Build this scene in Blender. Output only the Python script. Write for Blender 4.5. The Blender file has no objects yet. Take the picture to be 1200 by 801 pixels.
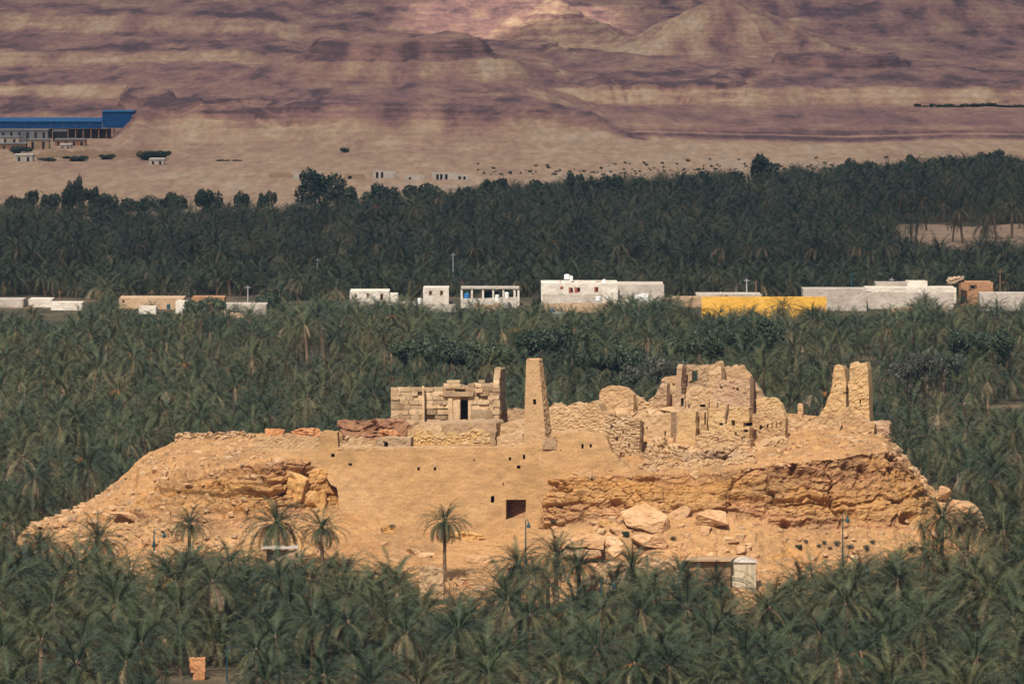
import bpy, bmesh, math, random
import numpy as np
from mathutils import Vector, Matrix
sc = bpy.context.scene
C = sc.collection
# ------------------------------------------------------------------ camera
F, H, YH = 8000.0, 80.0, -110.0        # focal length (pixels of a 1200 wide frame), eye height, row of the horizon
TH = math.atan((400.5 - YH) / F)
cam_d = bpy.data.cameras.new('camera'); cam = bpy.data.objects.new('camera', cam_d); C.objects.link(cam)
cam_d.sensor_width = 36.0; cam_d.lens = 36.0 * F / 1200.0
cam_d.clip_start = 5.0; cam_d.clip_end = 40000.0
cam.location = (0, 0, H); cam.rotation_euler = (math.pi / 2 - TH, 0, 0)
sc.camera = cam
# ------------------------------------------------------------------ light
SUN_EL, SUN_AZ = math.radians(50), math.radians(195)     # azimuth clockwise from +Y: behind the camera, to the left
world = bpy.data.worlds.new('World'); sc.world = world; world.use_nodes = True
wn = world.node_tree; sky = wn.nodes.new('ShaderNodeTexSky'); sky.sky_type = 'NISHITA'; sky.sun_disc = False
sky.sun_elevation = SUN_EL; sky.sun_rotation = SUN_AZ
bg = wn.nodes['Background']; bg.inputs['Strength'].default_value = 0.05
wn.links.new(sky.outputs[0], bg.inputs['Color'])
sun_d = bpy.data.lights.new('sun', 'SUN'); sun = bpy.data.objects.new('sun', sun_d); C.objects.link(sun)
sun_d.energy = 4.6; sun_d.angle = math.radians(0.53); sun_d.color = (1.0, 0.93, 0.82)
sdir = Vector((math.sin(SUN_AZ) * math.cos(SUN_EL), math.cos(SUN_AZ) * math.cos(SUN_EL), math.sin(SUN_EL)))
sun.rotation_euler = (-sdir).to_track_quat('-Z', 'Y').to_euler(); sun.location = (-300, 200, 400)
sc.view_settings.view_transform = 'Standard'; sc.view_settings.look = 'None'
sc.view_settings.exposure = 0.42; sc.view_settings.gamma = 1.0; sc.view_settings.use_curve_mapping = False

# ------------------------------------------------------------------ pixel <-> place
ct, st = math.cos(TH), math.sin(TH)
def P(px, py, Y):
    u = (px - 600.0) / F; v = -(py - 400.5) / F
    k = Y / (ct + v * st)
    return Vector((u * k, Y, H + (-st + v * ct) * k))
def xz(px, py, Y):
    u = (np.asarray(px) - 600.0) / F; v = -(np.asarray(py) - 400.5) / F
    k = Y / (ct + v * st)
    return u * k, H + (-st + v * ct) * k
def pix(x, Y, z):
    dz = z - H; zc = Y * ct - dz * st; yc = Y * st + dz * ct
    return 600 + F * x / zc, 400.5 - F * yc / zc
def ground_Y(py): return P_ground(py)
def P_ground(py):
    v = -(py - 400.5) / F
    return -H / (-st + v * ct) * (ct + v * st)

# ------------------------------------------------------------------ noise (numpy)
def _h(ix, iy, iz, s):
    n = (ix.astype(np.int64) * 374761393 + iy.astype(np.int64) * 668265263 + iz.astype(np.int64) * 2147483647 + s * 144665) & 0xffffffff
    n = ((n ^ (n >> 13)) * 1274126177) & 0xffffffff
    n = ((n ^ (n >> 16)) * 2246822519) & 0xffffffff
    return ((n ^ (n >> 15)) & 0xffffff) / float(0xffffff)
def vnoise(x, y, z, s=0):
    x, y, z = np.broadcast_arrays(np.asarray(x, float), np.asarray(y, float), np.asarray(z, float))
    ix, iy, iz = np.floor(x), np.floor(y), np.floor(z)
    fx, fy, fz = x - ix, y - iy, z - iz
    fx, fy, fz = fx*fx*(3-2*fx), fy*fy*(3-2*fy), fz*fz*(3-2*fz)
    def g(a, b, c): return _h(ix + a, iy + b, iz + c, s)
    def l(a, b, t): return a + (b - a) * t
    return l(l(l(g(0,0,0), g(1,0,0), fx), l(g(0,1,0), g(1,1,0), fx), fy),
             l(l(g(0,0,1), g(1,0,1), fx), l(g(0,1,1), g(1,1,1), fx), fy), fz) * 2 - 1
def fbm(x, y, z, o=4, s=0, gain=0.5):
    a, t, f = 1.0, 0.0, 1.0
    for i in range(o):
        t = t + a * vnoise(np.asarray(x) * f, np.asarray(y) * f, np.asarray(z) * f, s + i * 17); a *= gain; f *= 2.03
    return t
def ridged(x, y, z, o=4, s=0):
    a, t, f = 1.0, 0.0, 1.0
    for i in range(o):
        t = t + a * (1 - 2 * np.abs(vnoise(np.asarray(x) * f, np.asarray(y) * f, np.asarray(z) * f, s + i * 17))); a *= 0.5; f *= 2.03
    return t
def worley(x, y, s=0):
    """distance to the border between jittered cells (0 at the crack) and the cell's own random number"""
    ix, iy = np.floor(x), np.floor(y)
    d1 = np.full(np.shape(x), 9.0); d2 = d1.copy(); cid = np.zeros(np.shape(x))
    for a in (-1, 0, 1):
        for b in (-1, 0, 1):
            cx, cy = ix + a, iy + b; zz = np.zeros_like(cx)
            qx = cx + 0.15 + 0.7 * _h(cx, cy, zz, s); qy = cy + 0.15 + 0.7 * _h(cx, cy, zz + 1, s)
            d = np.hypot(x - qx, y - qy); r = _h(cx, cy, zz + 2, s)
            near = d < d1
            d2 = np.where(near, d1, np.minimum(d2, d)); cid = np.where(near, r, cid); d1 = np.where(near, d, d1)
    return d2 - d1, cid
def sm(a, b, x):
    t = np.clip((np.asarray(x, float) - a) / (b - a), 0, 1); return t * t * (3 - 2 * t)

# ------------------------------------------------------------------ objects
def tag(o, label=None, cat=None, group=None, kind=None):
    if label: o['label'] = label
    if cat: o['category'] = cat; o['kind'] = 'thing'
    if group: o['group'] = group
    if kind: o['kind'] = kind
    return o
def empty(name, loc, label, cat, group=None, rz=0.0):
    o = bpy.data.objects.new(name, None); C.objects.link(o); o.location = loc; o.rotation_euler = (0, 0, rz)
    o.empty_display_size = 0.5
    return tag(o, label, cat, group)
def link(name, me, parent=None, loc=None):
    """one object; a mesh given in world space keeps its place under the parent"""
    o = bpy.data.objects.new(name, me); C.objects.link(o)
    if parent is not None:
        o.parent = parent
        if loc is None: o.matrix_parent_inverse = Matrix.LocRotScale(parent.location, parent.rotation_euler, parent.scale).inverted()
    if loc is not None: o.location = loc
    return o
def mesh(name, v, f, mats, mi=None, smooth=False):
    me = bpy.data.meshes.new(name)
    me.from_pydata([tuple(p) for p in v] if not isinstance(v, np.ndarray) else v.tolist(), [], f)
    for m in (mats if isinstance(mats, (list, tuple)) else [mats]): me.materials.append(m)
    if mi is not None: me.polygons.foreach_set('material_index', np.asarray(mi, dtype=np.int32))
    if smooth: me.polygons.foreach_set('use_smooth', np.ones(len(me.polygons), dtype=bool))
    me.update(); return me
def grid_mesh(name, X, Y, Z, m, smooth=True):
    n, k = X.shape
    v = np.stack([X, Y, Z], -1).reshape(-1, 3)
    i = np.arange(n * k).reshape(n, k)
    q = np.stack([i[:-1, :-1], i[1:, :-1], i[1:, 1:], i[:-1, 1:]], -1).reshape(-1, 4)
    me = bpy.data.meshes.new(name); nv, nq = len(v), len(q)
    me.vertices.add(nv); me.vertices.foreach_set('co', v.astype(np.float32).ravel())
    me.loops.add(nq * 4); me.loops.foreach_set('vertex_index', q.astype(np.int32).ravel())
    me.polygons.add(nq); me.polygons.foreach_set('loop_start', np.arange(0, nq * 4, 4, dtype=np.int32))
    try: me.polygons.foreach_set('loop_total', np.full(nq, 4, dtype=np.int32))
    except Exception: pass
    me.materials.append(m)
    me.polygons.foreach_set('use_smooth', np.full(nq, smooth, dtype=bool))
    me.update(calc_edges=True); me.validate(); return me

class MB:
    """collects shapes of one part"""
    def __init__(s): s.v = []; s.f = []; s.m = []
    def add(s, v, f, mi=0):
        b = len(s.v); s.v += [tuple(p) for p in v]; s.f += [tuple(b + i for i in q) for q in f]; s.m += [mi] * len(f)
    def box(s, x0, x1, y0, y1, z0, z1, mi=0, jit=0.0, rng=random):
        v = [(x, y, z) for z in (z0, z1) for y in (y0, y1) for x in (x0, x1)]
        if jit: v = [tuple(c + rng.uniform(-jit, jit) for c in p) for p in v]
        s.add(v, [(0,2,3,1), (4,5,7,6), (0,1,5,4), (2,6,7,3), (0,4,6,2), (1,3,7,5)], mi)
    def tube(s, pts, r, n=8, mi=0, cap=True):
        pts = [Vector(p) for p in pts]; rr = r if isinstance(r, (list, tuple)) else [r] * len(pts)
        b = len(s.v); last = len(pts) - 1
        for i, p in enumerate(pts):
            t = (pts[min(i + 1, last)] - pts[max(i - 1, 0)]).normalized()
            a = t.cross(Vector((0, 1, 0)) if abs(t.y) < 0.9 else Vector((1, 0, 0))).normalized(); c = t.cross(a)
            for k in range(n):
                w = 2 * math.pi * k / n; s.v.append(tuple(p + (a * math.cos(w) + c * math.sin(w)) * rr[i]))
        for i in range(last):
            for k in range(n):
                k2 = (k + 1) % n
                s.f.append((b+i*n+k, b+i*n+k2, b+(i+1)*n+k2, b+(i+1)*n+k)); s.m.append(mi)
        if cap:
            s.f.append(tuple(b + k for k in range(n))); s.f.append(tuple(b + last * n + k for k in range(n))); s.m += [mi, mi]
    def build(s, name, mats, parent=None, smooth=False):
        return link(name, mesh(name, s.v, s.f, mats, s.m, smooth), parent)

# ------------------------------------------------------------------ materials
class NT:
    def __init__(s, name, rough=0.9, spec=0.15):
        s.m = bpy.data.materials.new(name); s.m.use_nodes = True; s.t = s.m.node_tree
        s.b = s.t.nodes['Principled BSDF']; s.b.inputs['Roughness'].default_value = rough
        s.b.inputs['Specular IOR Level'].default_value = spec
        s.geo = s.t.nodes.new('ShaderNodeNewGeometry'); s.pos = s.geo.outputs['Position']
    def n(s, t, **k):
        o = s.t.nodes.new(t)
        for a, v in k.items(): setattr(o, a, v)
        return o
    def set(s, sock, v):
        if isinstance(v, bpy.types.NodeSocket): s.t.links.new(v, sock)
        else: sock.default_value = v
    def math(s, op, a, b=0.0, c=0.0, clamp=False):
        o = s.n('ShaderNodeMath', operation=op, use_clamp=clamp)
        s.set(o.inputs[0], a); s.set(o.inputs[1], b); s.set(o.inputs[2], c); return o.outputs[0]
    def scale(s, vec, k):
        o = s.n('ShaderNodeVectorMath', operation='MULTIPLY'); s.set(o.inputs[0], vec); o.inputs[1].default_value = k; return o.outputs[0]
    def noise(s, sc_, det=4, rough=0.55, vec=None, k=(1, 1, 1)):
        o = s.n('ShaderNodeTexNoise'); s.set(o.inputs['Vector'], s.scale(vec or s.pos, k)); o.inputs['Scale'].default_value = sc_
        o.inputs['Detail'].default_value = det; o.inputs['Roughness'].default_value = rough; return o.outputs['Fac']
    def ramp(s, fac, stops, mode='LINEAR'):
        o = s.n('ShaderNodeValToRGB'); s.set(o.inputs[0], fac); e = o.color_ramp.elements; o.color_ramp.interpolation = mode
        while len(e) < len(stops): e.new(0.5)
        for i, (p, c) in enumerate(stops):
            e[i].position = p; e[i].color = (*c, 1) if len(c) == 3 else c
        return o.outputs[0]
    def grey(s, fac, a, b, va=0.0, vb=1.0): return s.ramp(fac, [(a, (va,)*3), (b, (vb,)*3)])
    def mix(s, fac, a, b, mode='MIX'):
        o = s.n('ShaderNodeMix', data_type='RGBA', blend_type=mode, clamp_factor=True)
        s.set(o.inputs[0], fac)
        for q, v in ((6, a), (7, b)):
            s.set(o.inputs[q], (*v, 1) if isinstance(v, tuple) else v)
        return o.outputs[2]
    def z(s):
        o = s.n('ShaderNodeSeparateXYZ'); s.set(o.inputs[0], s.pos); return o.outputs[2]
    def nz(s):
        o = s.n('ShaderNodeSeparateXYZ'); s.set(o.inputs[0], s.geo.outputs['Normal']); return o.outputs[2]
    def rnd(s): return s.n('ShaderNodeObjectInfo').outputs['Random']
    def color(s, c): s.set(s.b.inputs['Base Color'], (*c, 1) if isinstance(c, tuple) else c)
    def bump(s, h, dist, strength=1.0):
        o = s.n('ShaderNodeBump'); o.inputs['Distance'].default_value = dist; o.inputs['Strength'].default_value = strength
        s.set(o.inputs['Height'], h); s.t.links.new(o.outputs[0], s.b.inputs['Normal'])
def earth(name, cols, big=0.15, small=2.5, bump=0.08, rnd=0.0, stretch=(1, 1, 1), rough=0.92, ctr=1.0):
    """mottled mineral surface: three tones by large patches, grain by small ones"""
    t = NT(name, rough)
    a = t.noise(big, 5, 0.6, k=stretch); b = t.noise(small, 5, 0.65, k=stretch)
    c = t.ramp(a, [(0.32, cols[0]), (0.5, cols[1]), (0.68, cols[2])])
    c = t.mix(1.0, c, t.grey(b, 0.25, 0.75, 0.72, 1.25), 'MULTIPLY')
    if rnd: c = t.mix(1.0, c, t.grey(t.rnd(), 0, 1, 1 - rnd, 1 + rnd), 'MULTIPLY')
    t.color(c); t.bump(b, bump); return t.m
M = {}
M['mud'] = earth('mud_plaster', [(0.37,0.225,0.112), (0.415,0.255,0.13), (0.455,0.29,0.155)], 0.12, 7.0, 0.03)
def weathered(name, cols):
    t = NT(name, 0.93)
    a = t.noise(0.10, 5, 0.6); b = t.noise(7.0, 5, 0.65); cc = t.noise(1.1, 4, 0.65, k=(0.5, 0.5, 1.0)); cr = t.noise(1.6, 4, 0.65, k=(0.6, 0.6, 1.8))
    c = t.ramp(a, [(0.32, cols[0]), (0.5, cols[1]), (0.68, cols[2])])
    c = t.mix(1.0, c, t.grey(b, 0.25, 0.75, 0.72, 1.25), 'MULTIPLY'); c = t.mix(1.0, c, t.grey(cc, 0.3, 0.7, 0.80, 1.14), 'MULTIPLY'); c = t.mix(1.0, c, t.grey(cr, 0.3, 0.6, 0.88, 1.04), 'MULTIPLY')
    pale = t.grey(t.noise(0.9, 4, 0.6, k=(1.6, 1.6, 0.22)), 0.68, 0.76); c = t.mix(t.math('MULTIPLY', pale, 0.55), c, (0.52, 0.40, 0.27))
    dark = t.grey(t.noise(0.55, 2, 0.5), 0.66, 0.70); c = t.mix(t.math('MULTIPLY', dark, 0.35), c, (0.27, 0.17, 0.09))
    t.color(c); t.bump(t.math('MULTIPLY_ADD', cr, 1.5, b), 0.05); return t.m
M['plaster'] = weathered('weathered_plaster', [(0.34,0.195,0.085), (0.40,0.232,0.104), (0.45,0.275,0.132)])
M['mud_pale'] = earth('pale_mud', [(0.38,0.235,0.122), (0.43,0.275,0.145), (0.47,0.315,0.18)], 0.25, 7.0, 0.03)
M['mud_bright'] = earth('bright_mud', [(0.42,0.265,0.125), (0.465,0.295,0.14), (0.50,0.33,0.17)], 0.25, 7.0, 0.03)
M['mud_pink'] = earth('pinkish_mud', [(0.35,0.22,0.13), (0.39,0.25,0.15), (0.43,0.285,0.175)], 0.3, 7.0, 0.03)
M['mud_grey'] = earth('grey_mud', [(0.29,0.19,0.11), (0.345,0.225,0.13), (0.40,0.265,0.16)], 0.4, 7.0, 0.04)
M['mud_brown'] = earth('brown_mud', [(0.17,0.10,0.055), (0.21,0.125,0.07), (0.25,0.15,0.085)], 0.5, 6.0, 0.03)
M['rubble'] = earth('rubble_masonry', [(0.30,0.19,0.105), (0.40,0.26,0.14), (0.46,0.32,0.19)], 0.9, 5.0, 0.08)
M['rubble_yellow'] = earth('yellow_rubble', [(0.42,0.30,0.17), (0.45,0.28,0.11), (0.49,0.37,0.22)], 0.55, 4.0, 0.08)
M['red_rubble'] = earth('red_rubble', [(0.17,0.085,0.05), (0.24,0.12,0.065), (0.30,0.16,0.085)], 0.5, 2.6, 0.15)
M['stone'] = earth('temple_stone', [(0.31,0.20,0.115), (0.42,0.285,0.165), (0.50,0.36,0.225)], 0.7, 4.5, 0.06, rnd=0.34)
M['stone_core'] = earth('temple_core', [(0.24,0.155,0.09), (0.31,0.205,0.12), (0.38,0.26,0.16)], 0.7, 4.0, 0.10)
M['boulder'] = earth('boulder_rock', [(0.40,0.225,0.115), (0.47,0.275,0.14), (0.51,0.33,0.185)], 0.35, 2.2, 0.12, rnd=0.08)
M['ochre'] = earth('ochre_rock', [(0.40,0.205,0.07), (0.47,0.255,0.09), (0.51,0.315,0.14)], 0.35, 2.2, 0.14, rnd=0.08)
M['orange_stone'] = earth('orange_stone', [(0.38,0.17,0.07), (0.45,0.21,0.09), (0.48,0.25,0.12)], 0.6, 3.0, 0.10)
M['limewash'] = earth('limewashed_wall', [(0.46,0.39,0.32), (0.57,0.50,0.42), (0.63,0.56,0.48)], 0.35, 3.5, 0.06, rnd=0.08)
M['block_wall'] = earth('block_wall', [(0.30,0.25,0.205), (0.39,0.33,0.275), (0.46,0.40,0.335)], 0.35, 4.0, 0.08, rnd=0.10)
M['tan_wall'] = earth('tan_wall', [(0.34,0.225,0.135), (0.40,0.27,0.165), (0.45,0.31,0.2)], 0.35, 3.5, 0.08, rnd=0.10)
M['brick_wall'] = earth('brick_wall', [(0.27,0.135,0.07), (0.32,0.165,0.085), (0.36,0.19,0.105)], 0.5, 5, 0.05)
M['yellow_wall'] = earth('yellow_wall', [(0.56,0.29,0.045), (0.64,0.345,0.058), (0.68,0.38,0.075)], 0.3, 3.0, 0.02)
M['dark'] = earth('opening_shade', [(0.02,0.016,0.013), (0.03,0.024,0.02), (0.04,0.03,0.025)], 0.5, 3.0, 0.02)  # near-black colour that paints the shade inside openings
M['wood'] = earth('old_wood', [(0.13,0.075,0.04), (0.17,0.10,0.055), (0.21,0.13,0.075)], 1.5, 8, 0.02, stretch=(1, 1, 0.2))
M['shutter'] = earth('red_shutter', [(0.24,0.07,0.04), (0.28,0.085,0.05), (0.32,0.10,0.06)], 1.5, 8, 0.02)
M['white_paint'] = earth('white_paint', [(0.66,0.64,0.61), (0.72,0.70,0.67), (0.76,0.75,0.72)], 1.0, 5, 0.01)
M['cream_wood'] = earth('cream_boards', [(0.38,0.31,0.205), (0.46,0.38,0.26), (0.53,0.45,0.32)], 1.2, 7, 0.01, stretch=(1, 1, 0.25), rnd=0.10)
M['blue_tank'] = earth('blue_plastic', [(0.02,0.13,0.38), (0.025,0.155,0.43), (0.03,0.18,0.46)], 1.0, 5, 0.005, rough=0.5)
M['blue_sheet'] = earth('blue_sheet', [(0.005,0.05,0.16), (0.006,0.058,0.18), (0.008,0.066,0.2)], 0.05, 0.6, 0.02, rough=0.55)
M['blue_roof'] = earth('blue_roof_sheet', [(0.010,0.085,0.22), (0.012,0.095,0.245), (0.015,0.105,0.27)], 0.05, 0.6, 0.02, rough=0.5)  # lighter than the wall sheet: the roof's sunlit brightness is put into this colour
M['cloud'] = None
M['grey_sheet'] = earth('grey_sheet', [(0.16,0.15,0.15), (0.21,0.20,0.195), (0.25,0.24,0.23)], 0.3, 2, 0.02)
M['lamp_metal'] = earth('teal_lamp_metal', [(0.012,0.05,0.06), (0.015,0.06,0.075), (0.02,0.075,0.09)], 2, 8, 0.003, rough=0.5)
M['concrete_pole'] = earth('grey_pole', [(0.30,0.28,0.27), (0.36,0.34,0.32), (0.42,0.40,0.37)], 1, 6, 0.01)
M['trunk'] = earth('palm_trunk', [(0.12,0.075,0.045), (0.165,0.105,0.065), (0.21,0.14,0.09)], 1.5, 6, 0.06, rnd=0.2, stretch=(1, 1, 1.8))
M['bark'] = earth('grey_bark', [(0.09,0.065,0.045), (0.12,0.09,0.06), (0.15,0.115,0.08)], 1.5, 6, 0.05)
M['fruit'] = earth('orange_fruit_stalks', [(0.36,0.13,0.03), (0.42,0.17,0.04), (0.46,0.21,0.06)], 2, 8, 0.01)
def leaf_mat(name, a, b, c, rnd=0.35, rough=0.55, spec=0.25):
    t = NT(name, rough, spec)
    k = t.ramp(t.rnd(), [(0.0, a), (0.5, b), (1.0, c)])
    g = t.noise(0.9, 3, 0.6); g2 = t.noise(5.0, 3, 0.7)
    k = t.mix(1.0, k, t.grey(g, 0.3, 0.7, 1 - rnd, 1 + rnd), 'MULTIPLY'); k = t.mix(1.0, k, t.grey(g2, 0.3, 0.7, 0.5, 1.6), 'MULTIPLY'); t.color(k)
    tr = t.n('ShaderNodeBsdfTranslucent'); t.set(tr.inputs['Color'], t.mix(1.0, k, (1.1, 1.15, 0.55), 'MULTIPLY'))
    mx = t.n('ShaderNodeMixShader'); mx.inputs[0].default_value = 0.06
    out = t.t.nodes['Material Output']
    t.t.links.new(t.b.outputs[0], mx.inputs[1]); t.t.links.new(tr.outputs[0], mx.inputs[2]); t.t.links.new(mx.outputs[0], out.inputs['Surface'])
    return t.m
M['palm_leaf'] = leaf_mat('palm_leaf', (0.017,0.030,0.013), (0.033,0.046,0.018), (0.070,0.068,0.025), 0.35, 0.5, 0.22)
M['palm_old'] = leaf_mat('old_palm_leaf', (0.060,0.060,0.024), (0.082,0.076,0.032), (0.115,0.098,0.044))
M['palm_dry'] = leaf_mat('dry_palm_leaf', (0.20,0.145,0.075), (0.26,0.185,0.10), (0.30,0.21,0.13))
M['palm_skirt'] = leaf_mat('dead_palm_skirt', (0.27,0.17,0.10), (0.33,0.22,0.14), (0.36,0.25,0.165))
M['olive_leaf'] = leaf_mat('olive_leaf', (0.026,0.038,0.019), (0.034,0.048,0.023), (0.046,0.058,0.027), 0.4)
M['dusty_leaf'] = leaf_mat('dusty_leaf', (0.05,0.052,0.036), (0.062,0.062,0.044), (0.075,0.07,0.05), 0.3)
M['scrub'] = leaf_mat('scrub_leaf', (0.075,0.07,0.035), (0.10,0.08,0.045), (0.13,0.085,0.05), 0.3)

# rock of the hill: dusty sand on gentle faces, banded sandstone on steep ones
def rock_material():
    t = NT('banded_sandstone', 0.93)
    w = t.noise(0.07, 4, 0.6); w2 = t.noise(0.5, 4, 0.6)
    h = t.math('MULTIPLY_ADD', w, 9.0, t.math('MULTIPLY_ADD', w2, 1.4, t.z()))
    h = t.math('DIVIDE', t.math('SUBTRACT', h, 3.0), 22.0, clamp=True)
    band = t.ramp(h, [(0.0, (0.45,0.265,0.13)), (0.12, (0.48,0.30,0.155)), (0.19, (0.40,0.185,0.10)), (0.25, (0.47,0.275,0.14)), (0.36, (0.49,0.32,0.175)),
                      (0.42, (0.42,0.225,0.125)), (0.50, (0.47,0.27,0.115)), (0.58, (0.44,0.235,0.085)), (0.66, (0.37,0.20,0.10)), (0.74, (0.30,0.155,0.08)), (0.82, (0.40,0.24,0.13)), (1.0, (0.44,0.285,0.16))])
    thin = t.noise(1.0, 4, 0.6, k=(0.12, 0.12, 1.6))
    band = t.mix(1.0, band, t.grey(thin, 0.3, 0.7, 0.80, 1.16), 'MULTIPLY')
    dust = t.ramp(t.noise(0.25, 5, 0.65), [(0.3, (0.37,0.205,0.095)), (0.7, (0.475,0.285,0.14))])
    flat = t.math('MULTIPLY_ADD', t.noise(0.8, 4, 0.6), 0.5, t.nz())
    c = t.mix(t.grey(flat, 0.90, 1.28), band, dust)
    c = t.mix(t.math('MULTIPLY', t.grey(t.noise(0.17, 5, 0.65, k=(1, 1, 1.4)), 0.50, 0.62), 0.6), c, (0.27,0.165,0.09))
    yl = t.grey(t.noise(0.11, 3, 0.5), 0.56, 0.66)                 # ochre iron stained patches on bare rock
    c = t.mix(t.math('MULTIPLY', yl, t.grey(flat, 0.9, 1.3, 1.0, 0.0)), c, t.mix(0.6, c, (0.50,0.255,0.075)))
    g = t.noise(2.6, 6, 0.7); g2 = t.noise(0.8, 5, 0.65, k=(1, 1, 2.2))
    c = t.mix(1.0, c, t.grey(g, 0.25, 0.75, 0.66, 1.30), 'MULTIPLY'); c = t.mix(1.0, c, t.grey(g2, 0.28, 0.6, 0.80, 1.12), 'MULTIPLY')
    c = t.mix(1.0, c, (1.0, 0.945, 0.84), 'MULTIPLY')
    t.color(c); t.bump(t.math('MULTIPLY_ADD', g2, 1.6, g), 0.30); return t.m
M['rock'] = rock_material()
def desert_material():
    t = NT('desert_ground', 0.95)
    at = t.n('ShaderNodeAttribute', attribute_name='geo'); n3 = t.noise(0.11, 5, 0.7, k=(1, 0.14, 2.5)); n4 = t.noise(0.03, 4, 0.6, k=(1, 0.2, 2.0))
    h = t.math('MULTIPLY_ADD', t.math('SUBTRACT', n3, 0.5), 0.55, at.outputs['Fac']); n5 = t.noise(0.4, 8, 0.75, k=(1, 0.10, 2.5)); st_ = t.noise(0.75, 5, 0.7, k=(0.02, 0.004, 1.0))
    h = t.math('MULTIPLY_ADD', t.math('SUBTRACT', n4, 0.5), 0.30, h); h = t.math('MULTIPLY_ADD', t.math('SUBTRACT', n5, 0.5), 0.75, h); h = t.math('MULTIPLY_ADD', t.math('MULTIPLY', t.math('SUBTRACT', st_, 0.5), t.grey(t.z(), 0.0, 1.0)), 1.0, h, clamp=True)
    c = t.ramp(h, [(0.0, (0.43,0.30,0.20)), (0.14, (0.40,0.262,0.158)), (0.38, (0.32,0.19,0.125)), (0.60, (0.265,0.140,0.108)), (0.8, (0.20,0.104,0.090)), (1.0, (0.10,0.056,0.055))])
    c = t.mix(1.0, c, t.grey(t.noise(0.35, 4, 0.65, k=(1, 0.12, 2)), 0.3, 0.7, 0.75, 1.22), 'MULTIPLY')
    t.color(c); t.bump(n3, 1.2, 0.7); return t.m
def cloud_material():
    m = bpy.data.materials.new('cloud_vapour'); m.use_nodes = True; t = m.node_tree; t.nodes.remove(t.nodes['Principled BSDF'])
    a = t.nodes.new('ShaderNodeBsdfTransparent'); b = t.nodes.new('ShaderNodeBsdfTranslucent'); b.inputs['Color'].default_value = (0.9, 0.9, 0.9, 1)
    mx = t.nodes.new('ShaderNodeMixShader'); mx.inputs[0].default_value = 0.50
    t.links.new(a.outputs[0], mx.inputs[1]); t.links.new(b.outputs[0], mx.inputs[2]); t.links.new(mx.outputs[0], t.nodes['Material Output'].inputs['Surface']); return m
M['desert'] = desert_material()
M['cloud'] = cloud_material()
def ground_material():
    t = NT('oasis_soil', 0.95)
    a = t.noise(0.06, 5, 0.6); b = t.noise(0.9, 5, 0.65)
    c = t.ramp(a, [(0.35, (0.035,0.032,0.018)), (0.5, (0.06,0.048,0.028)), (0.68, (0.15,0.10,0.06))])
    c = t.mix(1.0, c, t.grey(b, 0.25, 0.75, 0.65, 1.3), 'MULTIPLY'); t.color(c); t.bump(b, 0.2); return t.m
M['soil'] = ground_material()
# ------------------------------------------------------------------ setting: ground, desert, rock
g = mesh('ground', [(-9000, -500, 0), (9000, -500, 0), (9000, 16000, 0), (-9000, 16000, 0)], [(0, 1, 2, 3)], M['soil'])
tag(link('ground', g), 'dark soil of the oasis floor under the palms', kind='structure')

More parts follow.
